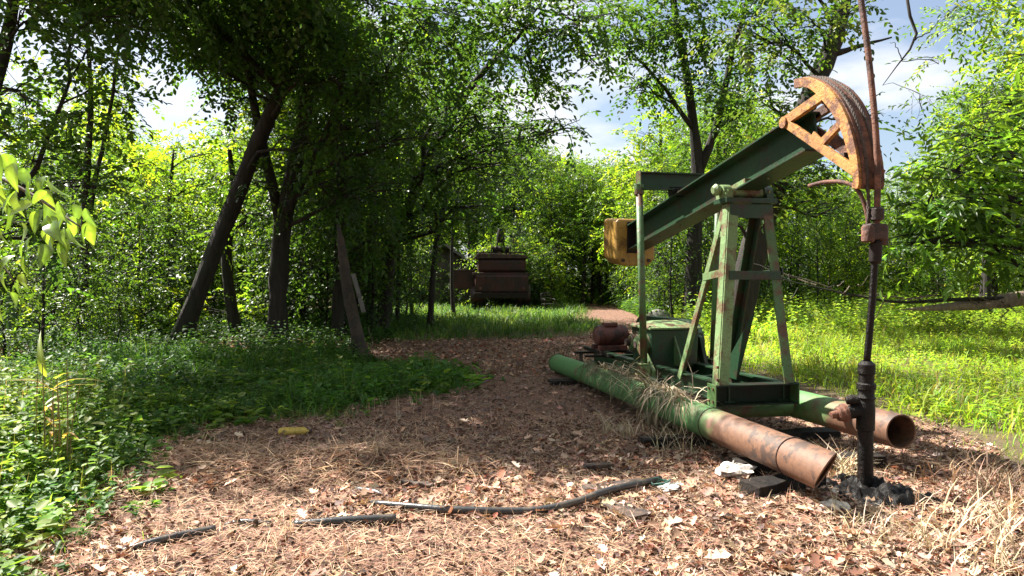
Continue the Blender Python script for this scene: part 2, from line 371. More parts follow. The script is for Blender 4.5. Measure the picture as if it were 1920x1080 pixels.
def leaves(P, D, Nn, S, tint, shape):
    """arrays of positions, directions, normals, sizes and tints to one mesh's data"""
    sv, sf = SHAPES[shape]; n = len(P); k = len(sv)
    D = nrm(D); B = nrm(np.cross(Nn, D)); Nn = np.cross(D, B)
    S = np.broadcast_to(np.asarray(S, float), (n,))[:, None, None]
    V = P[:, None] + S * (sv[None, :, 0, None] * D[:, None] + sv[None, :, 1, None] * B[:, None] + sv[None, :, 2, None] * Nn[:, None])
    F = (np.arange(n)[:, None, None] * k + sf[None]).reshape(-1, 3)
    T = np.repeat(tint, k, axis=0)
    return V.reshape(-1, 3), F, T
def joinm(L):
    vs, fs, ts = [], [], []; b = 0
    for v, f, t in L: vs.append(v); fs.append(f + b); ts.append(t); b += len(v)
    return np.concatenate(vs), np.concatenate(fs), np.concatenate(ts)
def tints(rng, n, pal, jit=.25):
    pal = np.array(pal, float); c = pal[rng.integers(0, len(pal), n)]
    return np.clip(c * (1 + (rng.random((n, 1)) - .5) * 2 * jit) * (1 + (rng.random((n, 3)) - .5) * .2), 0, 1)
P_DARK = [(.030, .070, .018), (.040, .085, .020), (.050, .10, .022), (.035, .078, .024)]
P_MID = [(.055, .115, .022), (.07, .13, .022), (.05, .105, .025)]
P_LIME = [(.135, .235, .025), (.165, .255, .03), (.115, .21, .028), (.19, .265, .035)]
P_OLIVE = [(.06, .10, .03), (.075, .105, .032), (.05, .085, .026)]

def sprays(rng, P, D, L, K, size, pal, shape, droop=.25):
    n = len(P); D = nrm(D); up = np.zeros((n, 3)); up[:, 2] = 1; up += rng.normal(0, .22, (n, 3)); sd = nrm(np.cross(D, up)); upn = nrm(np.cross(sd, D))
    base = tints(rng, n, pal, .3)
    out = []
    Ln = L * (.7 + .6 * rng.random(n))
    for k in range(K):
        t = (k + .6) / K; sg = 1 if k % 2 else -1
        p = P + D * (Ln * t)[:, None]; p[:, 2] -= droop * Ln * t * t
        d = D * .55 + sg * sd * (.75 if k < K - 1 else 0) + rng.normal(0, .22, (n, 3)); d[:, 2] -= .22
        nn = upn + rng.normal(0, .24, (n, 3))
        s = size * (.65 + .6 * rng.random(n))
        out.append(leaves(p, d, nn, s, np.clip(base * (.85 + .3 * rng.random((n, 1))), 0, 1), shape))
    return joinm(out)

class Wood(MB): pass
def limb(wood, rng, a, b, r0, r1, n=7, sag=.12, seg=8, up0=None):
    a = np.asarray(a, float); b = np.asarray(b, float); L = np.linalg.norm(b - a)
    m1 = a + (b - a) * .35 + np.array([0, 0, sag * L]) + rng.normal(0, .05 * L, 3)
    m2 = a + (b - a) * .7 + np.array([0, 0, sag * L * .7]) + rng.normal(0, .05 * L, 3)
    p = spline([a, m1, m2, b], n); p[1:-1] += rng.normal(0, .012 * L, (n - 2, 3))
    wood.tube(p, np.linspace(r0, r1, n), seg); return p

def make_tree(name, label, cat, trunk, tr, lobes, leaf=(.12, P_DARK, 'oval'), seed=0, group=None, bark=None, K=11, L=.65, stems=(), base=None, nt_=26, seg=18, dens=1.0):
    """trunk: points; lobes: (centre, radii xyz, sprays); each lobe hangs on a limb with side branches and twigs"""
    rng = np.random.default_rng(seed); w = Wood()
    trunk = np.asarray(trunk, float); base = np.array(base if base is not None else [trunk[0][0], trunk[0][1], hg(trunk[0][0], trunk[0][1])])
    tp = spline(trunk, nt_); rr = np.interp(np.linspace(0, 1, nt_), np.linspace(0, 1, len(tr)), tr) * (1 + rng.normal(0, .04, nt_))
    tp = np.vstack([tp[0] - [0, 0, .25], tp]); rr = np.concatenate([[rr[0] * 1.5], rr]); rr[1] *= 1.2; rr[2] *= 1.06
    w.tube(tp, rr, seg, rough=.075, rng=rng)
    anchors = [(tp[1:], rr[1:])]
    for sp_, sr in stems:
        q = spline(sp_, 9); q[1:-1] += rng.normal(0, .02, (7, 3)); r_ = np.interp(np.linspace(0, 1, 9), np.linspace(0, 1, len(sr)), sr); w.tube(q, r_, 9); anchors.append((q, r_))
    SP, SD = [], []
    AP = np.vstack([a for a, _ in anchors]); AR = np.concatenate([r for _, r in anchors])
    for c, rad, cnt in lobes:
        c = np.asarray(c, float); rad = np.asarray(rad, float)
        dv = AP - c; cost = np.linalg.norm(dv, axis=1) + np.clip(dv[:, 2] + .25 * np.linalg.norm(dv[:, :2], axis=1), 0, None) * 1.5
        j = int(np.argmin(cost)); a = AP[j]; r0 = min(AR[j] * .6, .02 + .014 * np.linalg.norm(c - a))
        p = limb(w, rng, a, c, r0, .012, 8, .08, 7)
        nodes = [p[3:]]
        for q in range(7):
            u_ = nrm(rng.normal(0, 1, 3)); u_[2] *= .7
            e = c + u_ * rad * .75; s = p[rng.integers(3, 7)]
            nodes.append(limb(w, rng, s, e, r0 * .42, .006, 6, .05, 5)[2:])
        nodes = np.vstack(nodes)
        n = int(cnt * dens); u_ = nrm(rng.normal(0, 1, (n, 3))); rr_ = (.25 + .75 * rng.random((n, 1)) ** .6)
        e = c + u_ * rr_ * rad * (1 + .25 * rng.normal(0, 1, (n, 1)).clip(-1, 1))
        pick = nodes[rng.integers(0, len(nodes), n)] + rng.normal(0, .17, (n, 3)) * rad
        e = np.where(rng.random((n, 1)) < .68, pick, e)
        jn = np.argmin(((e[:, None] - nodes[None]) ** 2).sum(-1), axis=1); s = nodes[jn]
        d = nrm(nrm(e - s) + .45 * nrm(e - c) + rng.normal(0, .25, (n, 3)) - np.array([0, 0, .15])); d[:, 2] *= .75
        SP.append(e); SD.append(d)
        for i in range(0, n, 2): w.tube([s[i], (s[i] + e[i]) / 2 + rng.normal(0, .03, 3), e[i] + d[i] * L * .5], [.007, .005, .003], 3, False)
    root = thing(name, label, cat, base, 0, group)
    o = w.build('trunk', bark or BARK, root, smooth=True); o.data.transform(Matrix.Translation(-Vector(base)))
    if SP:
        V, F, T = sprays(rng, np.vstack(SP), np.vstack(SD), L, K, leaf[0], leaf[1], leaf[2])
        mk('crown', V - base, F, LEAF, root, tint=T)
    return root
def LB(px, py, d, r, n, rz=None): return (at(px, py, d), (r, r, rz or r * .7), n)
def TP(*pts): return [at(*p) for p in pts]

# ------------------------------------------------------------------ trees one can tell apart
P_VIV = [(.08, .17, .03), (.10, .19, .03)]
SHADE_G = [(1300 * EYE / (py - 520) * (px - 960) / 1300, 1300 * EYE / (py - 520)) for px, py in ((290, 862), (420, 893), (560, 888), (655, 880), (700, 838), (750, 840), (790, 882), (900, 893), (1080, 898), (1180, 876), (1245, 800), (1200, 745), (1120, 715), (1110, 690), (1070, 645), (760, 645), (700, 690), (350, 780))]
def over(k):
    """boughs of the left trees that reach out over the clearing and shade it"""
    rng = np.random.default_rng(90 + k); o = []
    if k == 0:      # higher boughs over the weed bank
        for x in np.arange(-4.9, -1.6, .95):
            for y in np.arange(8.4, 13.2, .95):
                if x < -1.6 - (y < 9) * 1.2 and 960 + 1300 * x / y > 330:
                    H = 8.3 + .8 * rng.random(); t = H / math.tan(SUN_EL); o.append(((x + SUN_H.x * t, y + SUN_H.y * t, H), (.75, .75, .45), 40))
    for x in np.arange(-4, 2.2, .85):
        for y in list(np.arange(5.4, 11, .85)) + list(np.arange(11.3, 17, 1.15)):
            if inpoly(np.array([x]), np.array([y]), SHADE_G)[0] and (x > -1.2) == bool(k):
                H = 5.6 + 1.6 * rng.random() + .12 * (y - 6); t = H / math.tan(SUN_EL); o.append(((x + SUN_H.x * t, y + SUN_H.y * t, H), (.68, .68, .45), 46))
    return o
Z0 = lambda px, d: (px, 520 + 1300 * (EYE - 0.0) / d, d)       # the foot of a trunk seen at px, d metres off
make_tree('tree', 'thick dark trunk leaning to the right across the left woods', 'tree',
  TP(Z0(328, 15), (382, 520, 15), (432, 395, 14.9), (482, 270, 14.8), (530, 160, 14.6), (580, 40, 14.4), (620, -80, 14.1), (650, -200, 13.6)), [.19, .17, .165, .155, .14, .12, .10, .06],
  [LB(470, 40, 13, 1.0, 34), LB(400, 120, 13.5, .7, 16), LB(560, 60, 13.4, 1.2, 46), LB(640, 160, 13.5, 1.0, 34), LB(520, -60, 12, 1.6, 55), LB(330, 30, 12.5, .7, 12), LB(590, 260, 14, .8, 22), LB(330, -90, 11, 1.3, 34),
   ] + over(0), stems=[(TP((615, -70, 14.1), (560, -220, 14)) + [(-7.5, 13.5, 8.2), (-9, 14.5, 8.4)], [.07, .055, .04, .02]), (TP((585, 30, 14.4), (500, -40, 12.5)) + [(-5.2, 10.5, 6.4), (-5.0, 8.8, 6.6)], [.08, .06, .045, .02]), (TP((600, -20, 14.2), (640, -90, 13)) + [(-3.9, 11.8, 6.7), (-3.6, 9.6, 6.5)], [.07, .055, .04, .02])], seed=1, dens=1.35, leaf=(.125, P_DARK, 'oval'))
make_tree('tree', 'many stemmed dark tree right of the leaning trunk', 'tree',
  TP(Z0(518, 15.5), (522, 520, 15.5), (530, 420, 15.4), (560, 280, 15.2), (582, 150, 15), (610, 20, 14.6), (625, -90, 14)), [.22, .20, .19, .165, .14, .12, .08],
  [LB(700, 20, 13.2, 1.4, 58), LB(740, 130, 13.4, 1.2, 52), LB(660, 240, 14, 1.0, 36), LB(760, 250, 14, 1.0, 40), LB(620, 350, 14.5, .9, 26), LB(470, 340, 15, .7, 14), LB(720, 360, 14.5, .9, 30), LB(800, 60, 12.5, 1.3, 52), LB(440, 180, 14.5, .6, 14),
   ] + over(1),
  stems=[(TP((615, 0, 14.6), (660, -60, 13.4)) + [(-2.6, 12.2, 6.5), (-2.1, 10.2, 6.4)], [.07, .055, .04, .02]), (TP((615, 0, 14.6), (600, -60, 13.8)) + [(-5.2, 13.5, 6.8), (-5.6, 16, 7.2)], [.07, .05, .04, .02]), (TP((527, 430, 15.4), (500, 300, 15.2), (478, 200, 15), (455, 90, 14.7), (440, -20, 14.4)), [.12, .11, .09, .07, .05]),
         (TP((528, 425, 15.4), (575, 330, 15), (612, 255, 14.8), (640, 170, 14.5), (652, 60, 14.2)), [.12, .09, .075, .06, .04])], seed=2, dens=1.6, leaf=(.125, P_DARK, 'oval'))
make_tree('tree', 'straight slim dark trunk between the many stemmed tree and the stump', 'tree',
  TP(Z0(632, 17), (636, 480, 17), (640, 330, 16.8), (634, 200, 16.6), (642, 60, 16.3), (650, -60, 16)), [.16, .13, .12, .11, .09, .06],
  [LB(690, 90, 15.5, 1.2, 40), LB(600, 120, 16, 1.0, 30), LB(560, 330, 15.5, .9, 26), LB(660, 400, 15.5, .8, 22), LB(720, 210, 15.8, 1.1, 38), LB(680, 330, 16, 1.0, 32), LB(590, 420, 16.3, .9, 22), LB(700, 450, 16, .8, 24)], seed=3, dens=1.4)
make_tree('tree', 'slim dark tree leaning right behind the stump with spreading crown', 'tree',
  TP(Z0(716, 19), (735, 470, 19), (765, 390, 18.6), (800, 300, 18.2), (850, 210, 17.5), (910, 130, 16.5), (980, 60, 15)), [.17, .15, .13, .12, .1, .08, .05],
  [LB(860, 170, 14.5, 1.2, 52), LB(940, 230, 14.5, 1.0, 38), LB(930, 90, 13.8, 1.2, 50), LB(1010, 170, 14, .9, 34), LB(1040, 70, 13.4, .9, 36), LB(1110, 30, 13, .7, 24), LB(980, -10, 13, 1.2, 44), LB(860, 290, 16, 1.0, 32), LB(960, 300, 15.5, .8, 22), LB(1060, 240, 14.5, .6, 14), LB(830, 20, 13.5, 1.2, 44), LB(1120, 120, 13.6, .45, 8), LB(780, 330, 17, .9, 26), LB(820, 420, 17.5, .8, 20), LB(900, 390, 17, .8, 20), LB(740, 400, 17.5, .8, 20)], seed=4, dens=1.6, leaf=(.125, P_DARK, 'oval'))
make_tree('tree', 'thin dark sapling trunk leaning right just left of the truck', 'tree',
  TP(Z0(806, 22), (815, 480, 22), (830, 400, 21.6), (850, 310, 21), (872, 200, 20)), [.10, .085, .08, .065, .04],
  [LB(800, 380, 20.5, 1.0, 26), LB(890, 380, 20.5, 1.1, 28), LB(860, 270, 19.5, 1.2, 36), LB(930, 330, 20, 1.0, 26), LB(780, 250, 19, 1.1, 30)], seed=5, leaf=(.14, P_DARK, 'diamond'))
make_tree('tree', 'slender upright trunk in the shade right behind the broken stump', 'tree',
  TP(Z0(694, 20), (698, 450, 20), (704, 300, 20), (716, 160, 19.6), (722, 20, 19)), [.11, .1, .09, .07, .05],
  [LB(640, 60, 18, 1.3, 36), LB(760, 80, 18, 1.3, 36), LB(700, 180, 18.5, 1.2, 32), LB(660, 290, 19, 1.0, 24)], seed=6, leaf=(.14, P_DARK, 'diamond'))
make_tree('tree', 'short dark trunk just right of the foot of the leaning tree', 'tree',
  TP(Z0(446, 17), (432, 560, 17), (425, 470, 17), (440, 380, 16.8), (430, 280, 16.5)), [.17, .14, .12, .09, .05],
  [LB(410, 430, 16, .7, 14), LB(470, 400, 16, .7, 14)], seed=7, leaf=(.12, P_MID, 'oval'))
make_tree('tree', 'leafy tree filling the upper left corner with slim stems', 'tree',
  TP((-150, 760, 9), (-130, 600, 9), (-90, 420, 9), (-40, 250, 9), (10, 80, 9.2), (40, -80, 9.4)), [.16, .14, .12, .1, .08, .05],
  [LB(50, 40, 9, .8, 40), LB(170, 90, 9.5, .7, 30), LB(40, 170, 9, .8, 38), LB(140, 220, 9.6, .7, 30), LB(60, 300, 9.2, .7, 32), LB(150, 350, 10, .6, 24), LB(210, 170, 10, .5, 14), LB(30, 420, 9, .6, 26), LB(230, 30, 9.6, .6, 18), LB(130, 450, 9.8, .6, 22), LB(40, 530, 9, .55, 22), LB(260, -60, 9, .9, 26), LB(70, -90, 8.6, .9, 30)],
  stems=[(TP((-110, 500, 9), (60, 330, 9.4), (115, 180, 9.6), (140, 60, 9.7)), [.05, .035, .025, .015])], seed=8, leaf=(.10, P_DARK + P_MID, 'oval'), K=12, L=.5)
make_tree('tree', 'thin tree with two pale stems behind the upper left foliage', 'tree',
  TP(Z0(150, 16), (158, 500, 16), (162, 330, 16), (170, 200, 16), (165, 60, 16)), [.11, .1, .085, .06, .035],
  [LB(130, 120, 15.5, 1.0, 30), LB(220, 170, 16, .9, 20), LB(110, 260, 15.5, 1.0, 28), LB(190, 330, 16, .8, 18), LB(250, 120, 16, .8, 14), LB(140, 420, 15.5, .9, 24)],
  stems=[(TP((158, 470, 16), (185, 300, 16), (215, 160, 16), (225, 80, 16)), [.06, .05, .035, .02])], seed=9, leaf=(.13, P_MID + P_LIME, 'diamond'))

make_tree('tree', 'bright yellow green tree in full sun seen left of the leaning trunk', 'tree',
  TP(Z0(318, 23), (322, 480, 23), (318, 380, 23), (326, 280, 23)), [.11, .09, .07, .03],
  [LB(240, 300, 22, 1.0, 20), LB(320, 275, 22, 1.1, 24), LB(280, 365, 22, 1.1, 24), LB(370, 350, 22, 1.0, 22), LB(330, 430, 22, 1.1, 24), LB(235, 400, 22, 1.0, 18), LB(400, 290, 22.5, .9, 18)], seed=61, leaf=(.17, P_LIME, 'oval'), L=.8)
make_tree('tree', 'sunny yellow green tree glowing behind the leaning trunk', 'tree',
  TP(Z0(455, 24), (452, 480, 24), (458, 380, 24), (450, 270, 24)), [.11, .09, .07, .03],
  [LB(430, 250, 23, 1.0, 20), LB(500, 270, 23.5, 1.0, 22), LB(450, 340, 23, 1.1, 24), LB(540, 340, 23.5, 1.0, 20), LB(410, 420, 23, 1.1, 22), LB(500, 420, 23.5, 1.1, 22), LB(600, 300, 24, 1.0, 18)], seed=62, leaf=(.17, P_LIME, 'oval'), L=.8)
make_tree('shrub', 'sunlit spreading shrub at the foot of the left woods beside the leaning trunk', 'shrub',
  TP(Z0(262, 17), (266, 600, 17), (262, 560, 17), (258, 500, 17)), [.05, .04, .03, .015],
  [LB(230, 510, 16.6, .7, 22), LB(310, 520, 16.8, .7, 22), LB(260, 575, 16.6, .7, 22), LB(200, 580, 16.4, .6, 18), LB(320, 600, 16.6, .6, 16), LB(400, 560, 17.5, .7, 16), LB(450, 590, 17.5, .6, 14)], seed=63, leaf=(.12, P_LIME + P_MID, 'oval'), L=.55)

# right side
make_tree('tree', 'forked brown trunk standing behind the walking beam', 'tree',
  TP(Z0(1299, 24), (1302, 450, 24), (1309, 330, 24), (1300, 230, 23.8), (1284, 120, 23.5), (1262, 0, 23), (1250, -90, 22.5)), [.30, .25, .22, .16, .13, .1, .06],
  [LB(1200, 60, 22, 1.3, 44), LB(1270, 20, 22, 1.4, 48), LB(1340, 60, 22.5, 1.3, 44), LB(1410, 30, 23, 1.3, 40), LB(1240, 140, 22.8, 1.0, 30), LB(1180, 165, 22.5, .6, 12), LB(1350, 160, 23, 1.0, 28), LB(1420, 130, 23.4, .9, 24), LB(1150, 20, 21, 1.1, 34), LB(1390, 220, 23.5, .8, 20), LB(1260, -70, 21, 1.6, 40), LB(1400, -80, 22, 1.6, 40), LB(1300, 370, 23.5, .7, 10)],
  stems=[(TP((1309, 325, 24), (1345, 235, 23.8), (1362, 140, 23.5), (1392, 40, 23.2), (1410, -50, 23)), [.17, .13, .1, .08, .05]),
         (TP((1302, 245, 23.8), (1255, 180, 23.4), (1215, 130, 23), (1180, 95, 22.6)), [.09, .07, .05, .03])], seed=12, dens=1.9, leaf=(.17, P_DARK + P_MID, 'oval'), bark=BARK, L=.85)
make_tree('tree', 'massive dark leaning trunk behind the samson post and horse head', 'tree',
  TP(Z0(1372, 17), (1400, 520, 17), (1440, 380, 17), (1482, 270, 17), (1532, 150, 17), (1568, 60, 17), (1592, -60, 17)), [.38, .33, .30, .27, .24, .2, .15],
  [LB(1470, 100, 16, .9, 34), LB(1520, 40, 16, 1.0, 36), LB(1440, 190, 16, .8, 28), LB(1450, 290, 16.5, .8, 28), LB(1540, 300, 16.5, .7, 22), LB(1490, 350, 16.5, .7, 20), LB(1430, 340, 16.5, .6, 16), LB(1590, 20, 16, .7, 18), LB(1400, 60, 16, .9, 28), LB(1490, -50, 15.5, 1.3, 36), LB(1600, 220, 17, .55, 10), LB(1560, 390, 17, .6, 12)],
  stems=[(TP((1550, 105, 17), (1585, 95, 16.9), (1625, 82, 16.8), (1672, 70, 16.7)), [.11, .07, .045, .02]), (TP((1415, 470, 17), (1380, 420, 16.8), (1365, 470, 16.6)), [.06, .03, .015])], seed=13, dens=1.3, leaf=(.14, P_DARK + P_OLIVE, 'oval'), L=.7)
make_tree('tree', 'near leafy tree with long drooping leaflets at the right edge', 'tree',
  TP((2100, 660, 15), (2090, 500, 15), (2060, 330, 15), (2040, 150, 15), (2050, 0, 15)), [.2, .18, .16, .13, .1],
  [LB(1750, 310, 14, .7, 18), LB(1840, 280, 14, .8, 24), LB(1720, 385, 14, .6, 18), LB(1800, 380, 13.8, .75, 26), LB(1890, 370, 14, .8, 26), LB(1750, 455, 14, .6, 20), LB(1840, 460, 14, .7, 24), LB(1915, 450, 14, .6, 18), LB(1880, 210, 14.4, .7, 16), LB(1690, 455, 14.2, .4, 9)],
  seed=14, dens=1.3, leaf=(.25, P_MID + P_VIV, 'lance'), K=9, L=.8)
make_tree('tree', 'tall yellow green tree filling the upper right corner', 'tree',
  TP((2120, 620, 21), (2080, 400, 21), (2030, 200, 21), (1990, 0, 21)), [.24, .2, .17, .1],
  [LB(1850, 40, 19.5, 1.2, 40), LB(1910, 120, 20, 1.2, 40), LB(1790, 20, 19.5, .8, 18), LB(1870, 190, 20, .9, 24), LB(1760, 120, 20, .55, 8), LB(1820, 240, 20, .8, 16), LB(1730, 210, 20.5, .6, 7), LB(1900, -60, 19, 1.4, 34), LB(1780, 270, 20.5, .7, 9)],
  stems=[(TP((1990, 10, 20.5), (1850, -60, 19), (1712, -30, 18), (1706, 30, 18), (1716, 75, 18), (1690, 110, 18), (1655, 160, 18)), [.06, .05, .045, .04, .035, .02, .008]),
         (TP((1716, 75, 18), (1740, 60, 18), (1760, 40, 18)), [.02, .012, .006]), (TP((1690, 110, 18), (1680, 85, 18), (1668, 80, 18)), [.015, .01, .005])], seed=15, leaf=(.19, P_LIME + P_MID, 'lance'), L=.9, K=10)
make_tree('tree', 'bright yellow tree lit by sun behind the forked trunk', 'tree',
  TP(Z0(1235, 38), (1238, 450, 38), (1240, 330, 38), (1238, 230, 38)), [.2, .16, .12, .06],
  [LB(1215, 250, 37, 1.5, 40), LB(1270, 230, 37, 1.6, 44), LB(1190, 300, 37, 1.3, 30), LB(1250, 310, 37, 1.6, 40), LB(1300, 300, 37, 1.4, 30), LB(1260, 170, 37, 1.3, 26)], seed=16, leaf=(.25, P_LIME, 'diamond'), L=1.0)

# broken stump, fallen trunk
st = make_tree('broken_stump', 'broken brown tree stump stripped of bark beside the weeds', 'stump',
  TP(Z0(676, 13.6), (668, 620, 13.6), (655, 560, 13.6), (648, 520, 13.6), (640, 460, 13.6), (634, 420, 13.6)), [.16, .13, .12, .11, .085, .02], [], seed=20, bark=SNAG)
ft = thing('fallen_trunk', 'pale fallen tree trunk lying low across the sunny field', 'fallen tree', (10.5, 15, .2), 0); b0 = np.array([10.5, 15, .2]); rf0 = np.random.default_rng(30)
q = spline(TP((2150, 520, 15.3), (1990, 548, 15.2), (1900, 562, 15.1), (1800, 574, 15), (1690, 581, 15)), 14); w = MB(); w.tube(q - b0, np.interp(np.linspace(0, 1, 14), [0, .4, .85, 1], [.25, .18, .07, .012]) * (1 + rf0.normal(0, .07, 14)), 12, rough=.06, rng=rf0); w.build('trunk', BARK_F, ft, smooth=True)
q = spline(TP((1880, 560, 15), (1780, 562, 14.9), (1680, 566, 14.9), (1560, 545, 14.8), (1450, 520, 14.7)), 16); MB().tube(q - b0, np.linspace(.055, .008, 16), 7).build('branch', BARK, ft, smooth=True)
rf = np.random.default_rng(31)
for i in range(34):
    px = 1470 + rf.random() * 430; py = 515 + (px - 1450) / 450 * 50 + rf.random() * 20; a = at(px, py, 14.9); e = a + rf.normal(0, 1, 3) * np.array([.5, .4, .28]) + np.array([-.25, 0, 0]); e[2] = max(e[2], .3)
    MB().tube(spline([a, (a + e) / 2 + rf.normal(0, .06, 3), e], 5) - b0, [.016, .013, .01, .007, .004], 5).build('twig', BARK_L if i % 3 else BARK, ft)

# ------------------------------------------------------------------ the wood behind: kinds copied and placed one by one
def generic(name, label, seed, h, crown, nl, cnt, leaf, r0, group):
    rng = np.random.default_rng(seed); tr = [(0, 0, 0)]; x = y = 0
    for i in range(1, 6): x += rng.normal(0, .12); y += rng.normal(0, .12); tr.append((x, y, h * i / 5 * .92))
    lob = []
    for i in range(nl):
        t = crown + (1 - crown) * (i + .5) / nl; a = i * 2.4 + rng.random(); rad = (.26 * h) * (1 - .65 * abs(t - .6) / .6) * (.3 + .7 * rng.random())
        lob.append(((x * t + rad * math.cos(a), y * t + rad * math.sin(a), h * t), (.105 * h + .35, .105 * h + .35, .07 * h + .2), cnt))
    return make_tree(name, label, 'tree', np.array(tr), [r0, r0 * .8, r0 * .7, r0 * .55, r0 * .35, r0 * .15], lob, leaf, seed, group, base=(0, 0, 0), K=9, L=1.0, nt_=9, seg=9)
GW = 'trees of the wood behind the clearing'
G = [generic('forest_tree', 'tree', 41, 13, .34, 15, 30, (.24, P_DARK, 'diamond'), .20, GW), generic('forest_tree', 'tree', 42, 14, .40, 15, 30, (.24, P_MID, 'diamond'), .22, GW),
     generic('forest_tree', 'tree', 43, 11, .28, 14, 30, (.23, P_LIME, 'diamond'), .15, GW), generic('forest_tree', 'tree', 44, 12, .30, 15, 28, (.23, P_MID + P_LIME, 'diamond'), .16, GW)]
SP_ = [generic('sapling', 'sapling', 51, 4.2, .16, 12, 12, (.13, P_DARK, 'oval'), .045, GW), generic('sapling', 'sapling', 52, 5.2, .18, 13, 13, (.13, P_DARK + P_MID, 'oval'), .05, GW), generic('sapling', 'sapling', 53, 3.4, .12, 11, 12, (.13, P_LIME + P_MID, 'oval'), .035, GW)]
first = set()
REC = []
def put(proto, x, y, s, label, group):
    rz = random.random() * 6.28
    if id(proto) not in first:
        first.add(id(proto)); proto.location = (x, y, hg(x, y)); proto.rotation_euler = (0, 0, rz); proto.scale = (s,) * 3; proto['label'] = label; proto['group'] = group; return proto
    return clone(proto, (x, y, hg(x, y)), rz, s, label, group)
random.seed(77)
HN = [13, 14, 11, 12, 12.5]
G.append(generic('pole_tree', 'pole tree', 45, 12.5, .45, 12, 24, (.22, P_MID + P_DARK, 'diamond'), .085, GW))
KN = ['dark green forest tree', 'mid green forest tree', 'yellow green forest tree', 'light green forest tree', 'slim pole tree']
def cap_h(x, y):
    """how tall a tree may stand there: the gaps through which the sky shows"""
    px = 960 + 1300 * x / y
    lim = [(-900, -300), (60, -200), (200, 60), (270, 250), (330, 290), (430, 240), (500, 60), (900, 40), (1010, 240), (1080, 305), (1190, 315), (1230, 260), (1330, 120), (1450, 200), (1560, 330), (1650, 330), (1720, 290), (1800, 150), (1920, 0), (2600, -300)]
    py = max(np.interp(px + o, [a for a, _ in lim], [b for _, b in lim]) for o in np.linspace(-1, 1, 5) * 50); return EYE + (520 - py) / 1300 * y
def wood(n, xr, yr, kinds, label, group, mind=1.6, keep=None):
    pts = []; tries = 0
    while len(pts) < n and tries < n * 60:
        tries += 1; x = random.uniform(*xr); y = random.uniform(*yr); px = 960 + 1300 * x / y
        if px < -330 or px > 2150 or (keep and not keep(x, y)): continue
        if any((x - a) ** 2 + (y - b) ** 2 < mind ** 2 for a, b in pts): continue
        k = random.choice(kinds); s = min(random.uniform(.75, 1.2), cap_h(x, y) / HN[k])
        if s < .28: continue
        pts.append((x, y)); REC.append((put(G[k], x, y, s, label, group), px, y, KN[k]))
wood(42, (-30, -4.5), (19, 36), [0, 0, 1, 3], 'one of the dark forest trees crowding the left woods', 'trees of the left woods', 2.0, lambda x, y: not (y > 26 and x > -12) and 960 + 1300 * x / y > 540)
wood(12, (-46, -16), (33, 46), [3, 1, 2], 'far left tree', 'far trees at the left', 2.5, lambda x, y: 960 + 1300 * x / y < 420)
wood(9, (-20, -7.5), (27, 37), [2, 2, 3], 'one of the sunlit yellow green trees glimpsed in the left woods', 'sunlit trees in the left woods', 2.5, lambda x, y: 180 < 960 + 1300 * x / y < 460)
wood(26, (-9, 8), (43, 62), [0, 1, 3, 1], 'one of the tall trees closing off the clearing behind the truck', 'trees behind the truck', 2.2)
wood(22, (2.5, 11), (30, 48), [1, 3, 2], 'one of the mixed green trees along the bend of the dirt track', 'trees along the track', 2.0, lambda x, y: x > 3.4 + (y - 30) * .12 + 1.6 or y > 40)
wood(34, (9, 42), (36, 62), [2, 3, 2, 1], 'one of the pale green trees at the far edge of the sunny field', 'trees beyond the field', 2.2)
wood(14, (18, 40), (16, 36), [1, 3, 2], 'one of the trees at the right end of the sunny field', 'trees right of the field', 2.2, lambda x, y: x > 13 + (y - 16) * .5)
wood(70, (-75, 85), (62, 95), [0, 1, 3, 2], 'one of the farthest trees of the wood, seen only between others', 'farthest trees of the wood', 2.5)
for px, d in ((600, 21), (655, 24), (745, 23), (772, 26), (850, 27), (560, 22), (1004, 44), (1032, 41), (1128, 40), (1158, 38), (1212, 33), (1262, 31), (1440, 30), (1532, 33), (1592, 38), (1342, 28), (1700, 38), (880, 41), (1075, 45)):
    x = (px - 960) / 1300 * d; REC.append((put(G[4], x, d, min(random.uniform(.8, 1.1), max(.5, cap_h(x, d) / HN[4])), '', 'slim trunks standing in the wood'), px, d, KN[4]))
def under(n, xr, yr, kinds, label, group, s0=.6, s1=1.2, keep=None, mind=.8):
    pts = []; tries = 0
    while len(pts) < n and tries < n * 60:
        tries += 1; x = random.uniform(*xr); y = random.uniform(*yr); px = 960 + 1300 * x / y
        if px < -160 or px > 2060 or (keep and not keep(x, y)) or any((x - a) ** 2 + (y - b) ** 2 < mind ** 2 for a, b in pts): continue
        k = random.choice(kinds); pts.append((x, y)); REC.append((put(SP_[k], x, y, random.uniform(s0, s1), label, group), px, y, ['dark', 'green', 'bright'][k] + ' leafy sapling'))
under(40, (-14, -3.6), (17.2, 26), [0, 1, 0], 'one of the dark leafy saplings in the shade under the left trees', 'saplings under the left trees', .5, 1.05, lambda x, y: x < -3.6 and y > 17.2 and (not 190 < 960 + 1300 * x / y < 500 or random.random() < .2))
under(34, (-26, -8), (23, 34), [2, 2, 1], '', 'sunlit saplings beyond the left trees', .8, 1.45, lambda x, y: 960 + 1300 * x / y < 500)
for x, y, s in ((-5.3, 36.2, .6), (-4.5, 36.6, .5), (-3.5, 36.5, .42), (-2.7, 35.6, .4)): REC.append((put(SP_[1], x, y, s, '', 'saplings behind the truck'), 960 + 1300 * x / y, y, 'green leafy sapling'))
under(9, (-13, -6.5), (11.5, 16), [1, 2, 0], 'one of the leafy saplings at the front of the left woods', 'saplings at the wood edge', .35, .7, lambda x, y: 960 + 1300 * x / y < 270)
